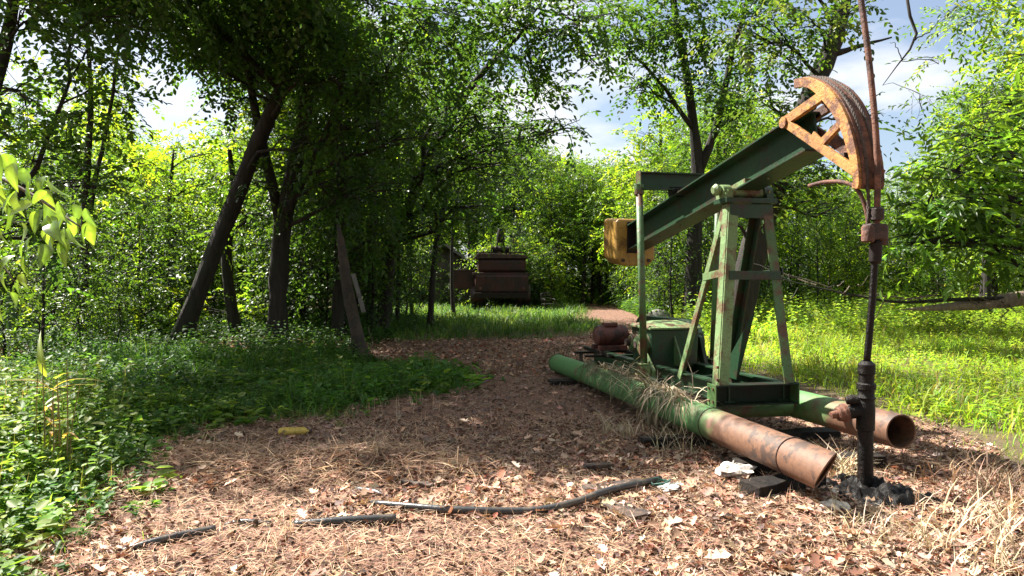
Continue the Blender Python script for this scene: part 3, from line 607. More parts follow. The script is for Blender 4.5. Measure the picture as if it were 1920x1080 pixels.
under(30, (-8, 3), (35, 42), [0, 1, 2], 'one of the leafy saplings massed behind the truck and shed', 'saplings behind the truck', .6, 1.2, lambda x, y: not (-4.6 < x < -1.2) and not (y > 36.5 and -6.5 < x < -1.2))
under(26, (4.2, 9), (24, 36), [0, 1, 2], 'one of the saplings thick along the far side of the track', 'saplings by the track', .5, 1.1, lambda x, y: x > 5.2 + (y - 24) * .03)
under(40, (8, 30), (33, 38), [2, 2, 1], 'one of the bright green saplings along the back of the field', 'saplings behind the field', .6, 1.3)
LM = [(-2000, ''), (0, 'left frame edge'), (165, 'two stemmed thin tree'), (340, 'foot of leaning trunk'), (520, 'many stemmed tree'), (665, 'broken stump'), (735, 'slim leaning tree'), (806, 'thin leaning sapling trunk'), (870, 'truck side box'), (935, 'truck mast'), (1017, 'metal chair'),
      (1090, 'start of lit track'), (1165, 'yellow counterweight'), (1235, 'bright yellow tree'), (1300, 'forked trunk'), (1390, 'samson post'), (1480, 'pump far leg'), (1560, 'horse head hinge'), (1640, 'polished rod'), (1750, 'drooping leaflets'), (1840, 'fallen trunk'), (1920, 'right frame edge'), (9000, '')]
ORD = 'nearest,second nearest,third nearest,fourth nearest,fifth nearest,sixth nearest,seventh nearest,eighth nearest,ninth nearest,tenth nearest,eleventh nearest,twelfth nearest,thirteenth nearest,fourteenth nearest,fifteenth nearest'.split(',')
BACK = [(-9, -6), (-4, -9), (1, -7), (6, -9), (10, -4), (12, 1), (-13, -2), (14, -9), (-8, -13), (4, -14)]  # unseen trees added to close the clearing and cut the sky's fill light
for i, (x, y) in enumerate(BACK): put(G[i % 2], x, y, 1.0 + .05 * (i % 4), f'{ORD[i]} added forest tree, unseen behind the viewpoint, closing the clearing and cutting sky light', 'unseen trees added behind the viewpoint')
bins = {}
for o, px, y, nm in REC:
    i = max(j for j in range(len(LM)) if LM[j][0] <= px); bins.setdefault((i, nm), []).append((y, o))
for (i, nm), L_ in bins.items():
    L_.sort(key=lambda a: a[0]); a_, b_ = LM[i][1], LM[i + 1][1] if i + 1 < len(LM) else ''
    wh = f'between {a_} and {b_}' if a_ and b_ else f'beyond the {a_ or b_}'
    for k, (y, o) in enumerate(L_): o['label'] = f'{ORD[min(k, 14)]} {nm} {wh}'
for p in G + SP_:
    if id(p) not in first: raise RuntimeError('unused kind')

# ------------------------------------------------------------------ pumpjack (x along the skid towards the well, y across, z up)
PUMP_O = Vector((2.17, 4.87, 0)); PUMP_A = -1.3625
pump = thing('pumpjack', 'weathered green oil well pumpjack with orange horse head and yellow counterweight', 'pumpjack', PUMP_O, PUMP_A)
CY = .627
def hollow(pts, r, t, n=28, skew=(0, 0)):
    """open pipe: outer and inner wall, the last ring sheared so that the top reaches further"""
    m = MB(); pts = np.asarray(pts, float); A = np.linspace(0, 2 * math.pi, n, endpoint=False); k = len(pts); V = []
    for rad in (r, r - t):
        for i, p in enumerate(pts):
            V += [(p[0] + (skew[0] * math.sin(a) + skew[1] * math.cos(a) if i == k - 1 else 0), p[1] + rad * math.cos(a), p[2] + rad * math.sin(a)) for a in A]
    F = []
    for s, o in ((1, 0), (-1, k * n)):
        for i in range(k - 1):
            for j in range(n):
                q = (o + i * n + j, o + i * n + (j + 1) % n, o + (i + 1) * n + (j + 1) % n, o + (i + 1) * n + j); F.append(q[::s])
    for j in range(n): F.append(((k - 1) * n + j, (k - 1) * n + (j + 1) % n, k * n + (k - 1) * n + (j + 1) % n, k * n + (k - 1) * n + j))
    F.append(tuple(range(n))[::-1]); return m.add(V, F)
hollow([(-6.84, 0, .17), (-5, 0, .21), (-3, 0, .235), (-1.5, 0, .25), (.05, 0, .255)], .145, .012, 32, (.10, -.12)).build('skid_pipe', SKID, pump, auto=True)
hollow([(-6.5, 1.25, .19), (-4, 1.25, .24), (-2, 1.25, .29), (-.68, 1.25, .31)], .145, .012, 32).build('skid_pipe', SKID, pump, auto=True)
w = MB().tube([(-6.87, 0, .17), (-6.84, 0, .17), (-6.80, 0, .171)], [.13, .155, .155], 28); w.build('end_cap', GREEN, pump, auto=True)
for x, z in ((-.32, .256), (-1.55, .25)):   # weld seams round the near pipe
    A = np.linspace(0, 2 * math.pi, 33); MB().tube([(x, .147 * math.cos(a), z + .147 * math.sin(a)) for a in A], .005, 5).build('weld_seam', RUST_D, pump, smooth=True)
for x, r, y0, y1, z in ((-2.02, .085, .1, 1.2, .27), (-5.75, .085, .08, 1.2, .22), (-4.75, .08, .08, 1.2, .23)):
    MB().cyl((x, y0, z), (x, y1, z), r, 20).build('cross_pipe', GREEN, pump, auto=True)
w = MB().tube([(-3.5, .05, .27), (-3.5, .42, .27), (-3.5, .47, .27), (-3.5, .49, .27)], [.075, .075, .085, .06], 18); w.build('cross_pipe', GREEN, pump, auto=True)
for y in (.33, .92):
    MB().ibeam((-5.9, y, .40), (-1.84, y, .47), .19, .11, .016).build('skid_rail', GREEN_D, pump)
for x in (-5.1, -4.45, -2.9):
    MB().ibeam((x, .39, .415), (x, .86, .415), .15, .09, .014).build('cross_member', GREEN_D, pump)
# samson post
MB().box((-1.862, .565, .468), (.014, .86, .20)).box((-1.79, .565, .561), (.156, .86, .014)).box((-1.79, .565, .375), (.156, .86, .014)).build('post_base', OILY_SHADED, pump, bevel=.002)
MB().box((-1.80, .125, .468), (.17, .012, .215)).build('base_end_plate', GREEN, pump, bevel=.003)
MB().box((-1.80, 1.005, .468), (.17, .012, .215)).build('base_end_plate', GREEN, pump, bevel=.003)
def angle_leg(a, b, w, inx, iny):
    """an L section: one plate facing along x, one facing along y"""
    m = MB(); a = Vector(a); b = Vector(b); d = (b - a).normalized(); L = (b - a).length
    ex = (Vector((1, 0, 0)) - d * d.x).normalized(); ey = d.cross(ex)
    R = Matrix((d, ex, ey)).transposed()
    m.box((a + b) / 2 + ex * 0 + ey * iny * w / 2, (L, .016, w), R)
    m.box((a + b) / 2 + ex * inx * (w / 2 + .0085), (L, w, .016), R); return m
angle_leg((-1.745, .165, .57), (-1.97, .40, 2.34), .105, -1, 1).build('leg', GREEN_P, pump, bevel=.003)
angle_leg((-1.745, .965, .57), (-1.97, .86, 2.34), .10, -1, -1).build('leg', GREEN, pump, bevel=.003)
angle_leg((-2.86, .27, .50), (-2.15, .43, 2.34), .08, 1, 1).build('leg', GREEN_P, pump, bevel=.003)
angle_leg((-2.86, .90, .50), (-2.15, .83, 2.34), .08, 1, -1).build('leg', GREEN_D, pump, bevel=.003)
MB().bar((-1.865, .34, 1.62), (-1.865, .90, 1.62), .018, .085).build('cross_brace', GREEN_D, pump, bevel=.002)
MB().bar((-1.87, .335, 1.66), (-2.43, .36, 1.60), .016, .075).build('side_brace', GREEN_P, pump, bevel=.002)
MB().bar((-1.87, .93, 1.66), (-2.43, .87, 1.60), .016, .075).build('side_brace', GREEN_D, pump, bevel=.002)
MB().bar((-1.97, .40, 2.07), (-2.27, .42, 2.02), .016, .06).build('side_brace', GREEN_P, pump, bevel=.002)
MB().box((-2.06, .63, 2.365), (.26, .56, .05)).build('top_plate', GREEN_D, pump, bevel=.004)
MB().bar((-1.955, .40, 2.26), (-1.955, .87, 2.26), .016, .14).build('top_channel', GREEN_D, pump, bevel=.003)
m = MB().prism([(-2.72, .52), (-2.35, .52), (-2.02, 1.25)], .70, .715); m.build('gusset', GREEN_D, pump)
# centre bearing under the beam
w = MB().cyl((-2.06, .36, 2.455), (-2.06, .90, 2.455), .052, 20); bs = w.build('centre_shaft', GREEN_P, pump, auto=True)
for y in (.40, .85):
    m = MB().cyl((-2.06, y - .045, 2.455), (-2.06, y + .045, 2.455), .075, 20).box((-2.06, y, 2.41), (.20, .08, .06))
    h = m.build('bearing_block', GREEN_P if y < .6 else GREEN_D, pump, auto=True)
    for sx in (-.075, .075): MB().cyl((-2.06 + sx, y, 2.44), (-2.06 + sx, y, 2.475), .016, 6).build('bolt', GREEN_P, h)
MB().tube([(-2.06, .34, 2.47), (-2.06, .30, 2.475), (-2.06, .27, 2.47)], [.05, .062, .035], 14).build('shaft_cap', GREEN_P, pump, auto=True)
# walking beam
bz = lambda x: 2.16 + (x + 4.95) * .1695          # height of the beam's axis
MB().ibeam((-4.95, CY, bz(-4.95)), (-.92, CY, bz(-.92)), .36, .27, .018).build('walking_beam', GREEN_D, pump, bevel=.002)
MB().box((-2.06, CY, 2.52), (.34, .2, .06), Matrix.Rotation(-math.atan(.1695), 3, 'Y')).build('saddle', GREEN_P, pump, bevel=.004)
# counterweight on the tail
def chamfer_box(x0, x1, y0, y1, z0, z1, c):
    pr = [(y0 + c, z0), (y1 - c, z0), (y1, z0 + c), (y1, z1 - c * .4), (y1 - c * .4, z1), (y0 + c * .4, z1), (y0, z1 - c * .4), (y0, z0 + c)]
    n = len(pr); V = [(x1, y, z) for y, z in pr] + [(x0, y, z + .05) for y, z in pr]
    F = [tuple(range(n)), tuple(range(2 * n - 1, n - 1, -1))] + [(i, n + i, n + (i + 1) % n, (i + 1) % n) for i in range(n)]
    return MB().add(V, F)
cw = chamfer_box(-5.52, -4.98, .34, .93, 1.76, 2.43, .10).build('counterweight', YELLOW, pump, bevel=.03)
for y, z in ((.62, 2.36), (.44, 1.84), (.83, 1.84)): MB().cyl((-4.99, y, z), (-4.955, y, z), .028, 6).build('bolt', RUST_D, cw)
MB().box((-4.955, CY, 2.165), (.02, .26, .44)).build('tail_plate', DARKM, pump, bevel=.003)
# equaliser, tail bearing, pitman arms and cranks
eq = MB().ibeam((-3.55, .10, 2.765), (-3.55, 1.16, 2.765), .21, .13, .016).build('equaliser', GREEN_D, pump)
MB().prism([(-3.62, 2.64), (-3.48, 2.64), (-3.48, 2.885), (-3.62, 2.885)], .088, .099).build('end_plate', GREEN, eq)
MB().box((-3.55, CY, 2.62), (.24, .18, .10)).cyl((-3.55, .50, 2.635), (-3.55, .76, 2.635), .07, 16).build('tail_bearing', BLACKM, pump, bevel=.004)
for y, x1, mt in ((.10, -3.40, GREEN), (1.15, -3.70, GREEN)):
    p = MB().tube([(-3.55, y, 2.67), (-3.55 + (x1 + 3.55) * .5, y, 1.6), (x1, y, .56)], .042, 16).build('pitman_arm', mt, pump, smooth=True)
    MB().tube([(-3.55, y, 2.72), (-3.55, y, 2.6)], .058, 14).build('upper_clevis', mt, p, auto=True)
    pb = MB().box((x1, y, .50), (.13, .12, .14)).build('wrist_pin_box', GREEN_P if y < 1 else GREEN_D, pump, bevel=.01)
    MB().box((x1, y, .577), (.16, .15, .014)).build('box_cover', GREEN_P, pb, bevel=.002)
    for sx in (-.05, .05):
        for sy in (-.045, .045): MB().cyl((x1 + sx, y + sy, .585), (x1 + sx, y + sy, .605), .012, 6).build('bolt', RUST, pb)
    MB().cyl((x1, y - .085, .50), (x1, y - .06, .50), .035, 12).build('pin_nut', GREEN_P, pb, auto=True)
for y, s in ((.20, 1), (1.04, -1)):
    x1 = -3.40 if s > 0 else -3.70
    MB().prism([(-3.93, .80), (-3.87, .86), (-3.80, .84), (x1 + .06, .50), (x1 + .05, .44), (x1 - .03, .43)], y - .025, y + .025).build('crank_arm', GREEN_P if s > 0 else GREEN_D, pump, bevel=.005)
# gear reducer
gb = MB().box((-3.98, .62, .72), (.62, .60, .48), taper=1.06).build('gearbox', GREEN_D, pump, bevel=.02)
MB().box((-3.98, .62, .968), (.72, .70, .018)).build('gearbox_flange', GREEN_P, gb, bevel=.003)
lid = [(-.36, 0), (-.33, .012), (-.2, .055), (0, .075), (.2, .055), (.33, .012), (.36, 0)]
V = []; Fl = []
for j, (yy, k) in enumerate([(.27, .0), (.33, .55), (.45, .95), (.62, 1.0), (.79, .95), (.91, .55), (.97, .0)]): V += [(-3.98 + a, yy, .979 + b * k) for a, b in lid]
for j in range(6):
    for i in range(6): Fl.append((j * 7 + i, j * 7 + i + 1, j * 7 + i + 8, j * 7 + i + 7))
MB().add(V, Fl).build('gearbox_lid', GREEN_P, gb, smooth=True)
for x, r in ((-3.85, .13), (-4.17, .10)):
    h = MB().tube([(x, .34, .76), (x, .24, .76), (x, .22, .76)], [r, r, r * .8], 22).build('bearing_housing', GREEN, gb, auto=True)
    A = np.linspace(0, 2 * math.pi, 23)
    for yy in (.31, .26): MB().tube([(x + (r + .004) * math.cos(a), yy, .76 + (r + .004) * math.sin(a)) for a in A], .009, 6).build('housing_rib', GREEN_P, gb, smooth=True)
    MB().cyl((x, .22, .76), (x, .165, .76), .045, 14).build('shaft_end', RUST_D, gb, auto=True)
for x, y in ((-4.26, .31), (-4.05, .31), (-3.72, .31), (-3.68, .6), (-3.68, .9)): MB().cyl((x, y, .975), (x, y, 1.0), .014, 6).build('bolt', GREEN_P, gb)
MB().prism([(-3.66, .52), (-3.40, .52), (-3.66, .88)], .60, .62).build('gearbox_gusset', GREEN, gb)
# belt guard, motor and slide rails
w = MB().prism([(-5.62 + .3 * math.cos(a), .74 + .28 * math.sin(a)) for a in np.linspace(math.pi / 2, 3 * math.pi / 2, 10)] + [(-4.2 + .34 * math.cos(a), .74 + .30 * math.sin(a)) for a in np.linspace(-math.pi / 2, math.pi / 2, 10)], .99, 1.13)
w.build('belt_guard', GREEN_D, pump, bevel=.01)
mo = MB().tube([(-5.7, .26, .72), (-5.7, .30, .72), (-5.7, .34, .72), (-5.7, .70, .72), (-5.7, .75, .72), (-5.7, .79, .72)], [.09, .145, .155, .155, .145, .08], 28).build('motor', MAROON, pump, auto=True)
for yy in (.36, .67): MB().tube([(-5.7 + .157 * math.cos(a), yy, .72 + .157 * math.sin(a)) for a in np.linspace(0, 2 * math.pi, 25)], .008, 6).build('motor_band', MAROON, mo, smooth=True)
MB().box((-5.68, .50, .885), (.17, .20, .06)).build('terminal_box', MAROON, mo, bevel=.012)
MB().cyl((-5.7, .79, .72), (-5.7, .93, .72), .022, 10).build('motor_shaft', DARKM, mo, auto=True)
MB().tube([(-5.7, .90, .72), (-5.7, .905, .72), (-5.7, .925, .72), (-5.7, .97, .72), (-5.7, .975, .72)], [.05, .075, .06, .06, .075], 18).build('pulley', DARKM, mo, auto=True)
for x in (-5.85, -5.55): MB().box((x, .5, .54), (.09, .44, .07)).build('motor_foot', MAROON, mo, bevel=.004)
for y in (.30, .72): MB().bar((-6.25, y, .48), (-5.0, y, .48), .07, .05).build('slide_rail', DARKM, pump, bevel=.004)
for x in (-5.9, -5.4): MB().bar((x, .02, .445), (x, 1.0, .445), .08, .03).build('motor_bed', DARKM, pump, bevel=.003)
MB().prism([(-5.98, .22), (-5.82, .22), (-5.86, .44), (-5.94, .44)], .10, .13).build('bed_bracket', RUST_D, pump)

for a, b in (((-1.75, .155, .62), .0), ((-1.75, .155, .74), 0)): MB().cyl((a[0], a[1] + .012, a[2]), (a[0], a[1] - .012, a[2]), .014, 6).build('bolt', RUST, pump)
for x in (-1.84, -1.76):
    for z in (.41, .53): MB().cyl((x, .125, z), (x, .105, z), .013, 6).build('bolt', RUST, pump)
for x in np.arange(-4.7, -1.0, .62):
    MB().cyl((x, .60, bz(x) - .183), (x, .60, bz(x) - .20), .012, 6).build('bolt', GREEN_P, pump)
# horse head
OUT = [(-.968, 3.302), (-.84, 3.285), (-.711, 3.238), (-.538, 3.126), (-.40, 2.981), (-.291, 2.804), (-.215, 2.606), (-.178, 2.452), (-.165, 2.32), (-.18, 2.262)]
INN = [(-.968, 3.224), (-.85, 3.205), (-.74, 3.155), (-.60, 3.035), (-.475, 2.895), (-.37, 2.74), (-.295, 2.565), (-.252, 2.43), (-.235, 2.34), (-.245, 2.275)]
PV = (-1.18, 2.97)
def smooth2(P, n):
    q = spline(np.array([(x, 0, z) for x, z in P]), n); return [(a[0], a[2]) for a in q]
OUT = [(x - .05, z) for x, z in OUT]; INN = [(x - .05, z) for x, z in INN]
OUTs, INNs = smooth2(OUT, 26), smooth2(INN, 26)
head = bpy.data.objects.new('horse_head', None); COL.objects.link(head); head.parent = pump
def strut(a, b, wd, y0, y1):
    a = Vector((a[0], 0, a[1])); b = Vector((b[0], 0, b[1])); d = (b - a).normalized(); n = Vector((-d.z, 0, d.x)) * wd / 2
    return MB().prism([((a - n).x, (a - n).z), ((b - n).x, (b - n).z), ((b + n).x, (b + n).z), ((a + n).x, (a + n).z)], y0, y1)
def arc_plate(y0, y1):
    """one closed solid so that the face has no inner seams"""
    n = len(OUTs); poly = OUTs + INNs[::-1]; V = [(x, y0, z) for x, z in poly] + [(x, y1, z) for x, z in poly]; m = 2 * n; F = []
    for i in range(n - 1):
        F.append((i, i + 1, m - 2 - i, m - 1 - i)); F.append((m + m - 1 - i, m + m - 2 - i, m + i + 1, m + i))
    F += [(i, m + i, m + (i + 1) % m, (i + 1) % m) for i in range(m)]
    return MB().add(V, F)
for y0, y1, mt in ((.475, .503, ORANGE), (.672, .70, RUST)):
    s = 1 if y0 < .6 else 1
    arc_plate(y0, y1).build('arc_plate', mt, head, bevel=.004)
    strut((-1.20, 2.985), (-.235, 2.375), .075, y0 + .004, y1 + .01).build('lower_strut', mt, head, bevel=.004)
    strut((-1.19, 2.975), (-.60, 3.085), .085, y0 + .006, y1 + .02).build('upper_strut', mt, head, bevel=.004)
    strut((-.70, 2.675), (-.40, 2.82), .065, y0 + .005, y1 + .012).build('middle_strut', mt, head, bevel=.004)
    MB().cyl((-1.17, y0 - .012, 2.965), (-1.17, y1 + .012, 2.965), .05, 18).build('hinge_boss', mt, head, auto=True)
    strut((-.79, 2.765), (-.66, 2.655), .10, y0 + .003, y1 - .006).build('gusset_plate', mt, head, bevel=.003)
# curved face between the two plates, with rope grooves
V = []; Fl = []; prof = [(.503, 0), (.525, 0), (.53, -.02), (.56, -.02), (.565, 0), (.61, 0), (.615, -.02), (.645, -.02), (.65, 0), (.672, 0)]
tg = np.gradient(np.array(OUTs), axis=0); nr = np.stack([-tg[:, 1], tg[:, 0]], 1); nr /= np.linalg.norm(nr, axis=1)[:, None]
if nr[12, 0] < 0: nr = -nr
for i, (x, z) in enumerate(OUTs): V += [(x + nr[i, 0] * (b - .006), y, z + nr[i, 1] * (b - .006)) for y, b in prof]
k = len(prof)
for i in range(len(OUTs) - 1): Fl += [(i * k + j, i * k + j + 1, (i + 1) * k + j + 1, (i + 1) * k + j) for j in range(k - 1)]
f = MB().add(V, Fl).build('curved_face', RUST, head); sm = f.modifiers.new('solid', 'SOLIDIFY'); sm.thickness = .014; sm.offset = -1 if True else 1
MB().cyl((-1.20, .503, 2.965), (-1.20, .672, 2.965), .04, 16).build('hinge_pin', RUST_D, head, auto=True)
MB().bar((-.66, .503, 3.06), (-.66, .672, 3.06), .05, .10).build('spreader', RUST_D, head)
MB().bar((-.44, .503, 2.52), (-.44, .672, 2.52), .05, .10).build('spreader', RUST_D, head)
# bridle ropes over the face, then straight down to the carrier bar
for y in (.545, .63):
    p = [(x + nr[i, 0] * .004, y, z + nr[i, 1] * .004) for i, (x, z) in enumerate(OUTs[2:24])]
    p += [(-.20, y, 2.20), (-.20, y, 2.10), (-.205, y, 1.99)]
    p = spline(p, 60); rp = MB()
    for ph in (0, 2.1, 4.2):
        tgp = np.gradient(p, axis=0); tgp = nrm(tgp); sd = np.cross(tgp, [0, 1, 0]); t_ = np.cumsum(np.linalg.norm(np.gradient(p, axis=0), axis=1)) * 60 + ph
        rp.tube(p + .008 * (np.cos(t_)[:, None] * np.array([0, 1, 0]) + np.sin(t_)[:, None] * sd), .0095, 6)
    rp.build('bridle_rope', ROPE, pump, smooth=True)
MB().tube(spline([(-.80, .47, 2.36), (-.60, .48, 2.365), (-.40, .49, 2.335), (-.28, .51, 2.27), (-.235, .55, 2.12), (-.225, .57, 1.96)], 18), .016, 8).build('bent_hanger_rod', RUST, pump, smooth=True)
MB().box((-.20, .60, 1.94), (.10, .15, .12)).build('carrier_bar', RUST_D, pump, bevel=.012)
MB().tube([(-.18, .525, 1.985), (-.18, .525, 1.97), (-.18, .525, 1.87), (-.18, .525, 1.86)], [.035, .046, .046, .035], 12).build('rope_socket', RUST, pump, auto=True)
MB().tube([(-.21, .665, 2.0), (-.21, .665, 1.99), (-.21, .665, 1.86), (-.21, .665, 1.84)], [.035, .048, .048, .035], 12).build('rope_socket', RUST_D, pump, auto=True)

# ------------------------------------------------------------------ wellhead with its polished rod
WX, WY = -.27, .60
well = thing('wellhead', 'black oily wellhead with tall rusty polished rod below the horse head', 'wellhead', PUMP_O, PUMP_A)
def prod(name, rings, mt, n=22, bevel=0): return MB().tube([(WX + dx, WY, z) for z, r, dx in rings], [r for z, r, dx in rings], n).build(name, mt, well, auto=True)
prod('casing', [(-.15, .056, -.03), (.45, .056, -.03)], BLACKM)
prod('tee', [(.43, .055, -.03), (.44, .066, -.03), (.60, .066, -.025), (.66, .062, -.025), (.68, .055, -.025)], BLACKM)
prod('stuffing_box', [(.66, .055, -.025), (.69, .068, -.022), (.70, .06, -.022), (.745, .058, -.02), (.75, .069, -.02), (.79, .069, -.02), (.80, .056, -.02), (.86, .055, -.018), (.87, .064, -.018), (.94, .062, -.016), (.95, .05, -.016), (.965, .036, -.016)], BLACKM)
MB().tube(spline([(WX - .016, WY, .94), (-.23, WY, 1.4), (-.185, WY, 1.90)], 12), .026, 12).build('polished_rod', BLACKM, well, smooth=True)
MB().tube(spline([(-.185, WY, 1.88), (-.172, WY, 2.3), (-.19, WY, 2.7), (-.27, WY, 3.3), (-.37, WY, 3.85), (-.50, WY, 4.5)], 18), .023, 12).build('polished_rod', RUST, well, smooth=True)
prod('rod_clamp', [(2.02, .03, .09), (2.03, .05, .09), (2.11, .05, .095), (2.12, .03, .095)], RUST_D, 10)
prod('rod_clamp', [(1.70, .028, .072), (1.72, .045, .073), (1.855, .045, .082), (1.865, .03, .082)], DARKM, 10)
q = [(-.30, WY, .58), (-.32, WY - .06, .58), (-.33, WY - .11, .57), (-.34, WY - .15, .565)]
MB().tube(q, [.05, .055, .052, .05], 16).build('side_outlet', BLACKM, well, auto=True)
MB().tube([(-.335, WY - .13, .568), (-.337, WY - .14, .566), (-.34, WY - .17, .562), (-.342, WY - .18, .56), (-.344, WY - .205, .558), (-.345, WY - .21, .557)], [.055, .07, .07, .06, .056, .045], 10).build('union_nut', RUST, well, auto=True)
MB().tube([(-.345, WY - .20, .558), (-.352, WY - .26, .548)], [.034, .026], 14).build('nipple', RUST, well, auto=True)
MB().tube([(-.30, WY - .02, .655), (-.33, WY - .09, .665), (-.35, WY - .13, .655)], [.03, .04, .03], 10).build('valve_cap', BLACKM, well, auto=True)

# tarry mess round the wellhead: a lumpy skin on the ground
rng = np.random.default_rng(5)
a_ = np.linspace(-.5, .5, 46); AX, AY = np.meshgrid(a_, a_); wx, wy = 2.74 + AX * 1.1, 5.26 + AY * 1.1
edge = np.hypot(AX / .34, AY / .38) + (vnoise(wx, wy, 5, 9) - .5) * .35
zz_ = hgt(wx, wy) + np.clip(1.0 - edge, -1, 1) * .16 + (vnoise(wx, wy, 14, 3) - .5) * .10 + (vnoise(wx, wy, 34, 7) - .5) * .09 + np.exp(-((wx - 2.70) ** 2 + (wy - 5.32) ** 2) / .01) * .05
zz_ = np.where(edge > 1.05, zz_ - .12, zz_)
I2 = (np.arange(45)[:, None] * 46 + np.arange(45)[None]).ravel()
sludge = mk('oil_sludge', np.stack([wx, wy, zz_], -1).reshape(-1, 3), np.stack([I2, I2 + 1, I2 + 47, I2 + 46], -1), OIL, smooth=True)
tag(sludge, 'black tarry crude oil sludge pooled round the wellhead', 'oil sludge', kind='stuff')

# ------------------------------------------------------------------ timbers, boards, hoses, rags
def timber(label, a, b, wd, ht, z, mt=TIMBER, name='timber', cat='timber', group=None, tilt=0):
    a = Vector((a[0], a[1], z)); b = Vector((b[0], b[1], z + tilt)); c = (a + b) / 2; L = (b - a).length; ang = math.atan2((b - a).y, (b - a).x)
    rng = np.random.default_rng(int(abs(a.x * 1000)) + 3); m = MB(); n = 9; V = []
    for i in range(n):
        x = -L / 2 + L * i / (n - 1); s = 1 + rng.normal(0, .025)
        for y, zz in ((-wd/2, -ht/2), (wd/2, -ht/2), (wd/2, ht/2), (-wd/2, ht/2)): V.append((x + (rng.normal(0, .008) if i in (0, n - 1) else 0), y * s + rng.normal(0, .004), zz * s + rng.normal(0, .005) + tilt * i / (n - 1) - tilt / 2))
    F = [(i * 4 + j, i * 4 + (j + 1) % 4, (i + 1) * 4 + (j + 1) % 4, (i + 1) * 4 + j) for i in range(n - 1) for j in range(4)] + [(3, 2, 1, 0), tuple((n - 1) * 4 + j for j in range(4))]
    o = m.add(V, F).build(name, mt, None, bevel=.008); o.location = c; o.rotation_euler = (0, 0, ang); return tag(o, label, cat, group)
timber('black oil-soaked timber under the cut end of the near rusty pipe', (1.74, 5.10), (2.40, 5.48), .20, .11, .025)
timber('dark timber crossing between the two skid pipes near the wellhead', (1.85, 5.75), (3.2, 6.02), .18, .11, .02)
timber('dark sleeper under the samson post end of the skid', (1.25, 6.7), (3.3, 7.1), .20, .12, -.01)
timber('dark sleeper below the motor end of the skid', (.55, 10.3), (2.6, 10.7), .22, .10, .02)
timber('thin weathered board lying behind the curved black pipe', (.52, 5.12), (1.0, 5.32), .10, .03, .035, BOARD, 'board', 'board')
timber('short rotten board poking out from under the curved black pipe', (.66, 4.86), (.86, 4.55), .19, .03, .03, BOARD, 'board', 'board')
timber('small sunken dark plank in litter beyond the curved pipe', (.60, 5.75), (.86, 5.82), .08, .03, .03, BOARD, 'board', 'board')
timber('loose grey stick of wood in the sunny litter beyond black pipe', (-.85, 5.35), (-.60, 5.22), .05, .03, .03, BOARD, 'board', 'board')

def black_pipe(label, pts, r, z=.03, hol=True):
    P = [(x, y, hg(x, y) + zz) for x, y, zz in pts]; base = Vector(P[0]); p = spline(P, 26) - np.array(base)
    o = MB().tube(p, r, 12, cap=False).build('black_pipe', POLY, None, smooth=True); o.location = base
    s = o.modifiers.new('wall', 'SOLIDIFY'); s.thickness = r * .2; s.offset = -1
    return tag(o, label, 'pipe', 'black plastic pipes lying in the litter')
black_pipe('long curved black plastic pipe in the sunny litter', [(-.98, 4.86, .02), (-.65, 4.72, .035), (-.36, 4.655, .04), (.14, 4.67, .04), (.45, 4.78, .045), (.70, 4.95, .06), (1.14, 5.34, .05)], .021)
black_pipe('straight black pipe piece left of the long curved pipe', [(-1.40, 4.46, .005), (-1.1, 4.49, .03), (-.76, 4.545, .03)], .024)
black_pipe('half buried stub of black pipe between two longer pipe pieces', [(-1.86, 4.50, -.005), (-1.74, 4.485, .02), (-1.56, 4.48, .005)], .018)
black_pipe('leftmost black pipe piece with open end near the green weeds', [(-2.30, 4.03, -.005), (-2.1, 4.18, .025), (-1.86, 4.345, .03)], .02)
black_pipe('short dark pipe tip half hidden in litter above the long pipe', [(-1.16, 5.22, .01), (-1.0, 5.1, .02), (-.86, 5.02, -.01)], .02)

def crumple(name, label, cat, loc, size, mt, seed, rotz=0, flat=.35, n=18, amp=.35):
    rng = np.random.default_rng(seed); V = []; F = []
    for j in range(n // 2 + 1):
        ph = math.pi * j / (n // 2)
        for i in range(n):
            th = 2 * math.pi * i / n; k = 1 + rng.normal(0, amp * .4) + amp * .5 * math.sin(3 * th + seed) * math.sin(2 * ph)
            V.append((size[0] * k * math.sin(ph) * math.cos(th), size[1] * k * math.sin(ph) * math.sin(th), size[2] * (1 + rng.normal(0, amp * .5)) * math.cos(ph)))
    for j in range(n // 2):
        for i in range(n): F.append((j * n + i, j * n + (i + 1) % n, (j + 1) * n + (i + 1) % n, (j + 1) * n + i))
    o = MB().add(V, F).build(name, mt, None); o.location = loc; o.rotation_euler = (0, 0, rotz); return tag(o, label, cat)
crumple('rag', 'crumpled white rag on the litter beside the near rusty pipe', 'rag', (1.80, 5.62, hg(1.8, 5.62) + .06), (.16, .12, .06), RAGM, 3, .4)
crumple('rag', 'small white scrap under the cut end of the rusty pipe', 'rag', (2.24, 4.80, hg(2.24, 4.80) + .04), (.09, .05, .035), RAGM, 8, -.4)
crumple('rag', 'white scrap tangled with green wire at the end of the curved pipe', 'rag', (1.18, 5.16, hg(1.18, 5.16) + .03), (.09, .06, .03), RAGM, 12, .3)
A = np.linspace(0, 4 * math.pi, 50); wr = MB().tube([(.07 * math.cos(a) * (1 + .1 * math.sin(2.3 * a)), .06 * math.sin(a), .02 + .006 * a / 3 + .015 * math.sin(1.7 * a)) for a in A], .006, 6).build('wire_coil', worn('green_wire', (.03, .12, .09), (.04, .13, .1), (.05, .08, .06), .4, .5, 5, .1), None, smooth=True)
wr.location = (1.12, 5.22, hg(1.12, 5.22) + .02); tag(wr, 'small coil of green wire by the end of the curved black pipe', 'wire')
yb = thing('plastic_bottle', 'flattened faded yellow plastic bottle lying on the shaded litter', 'bottle', (-2.24, 7.15, hg(-2.24, 7.15) + .04), .12)
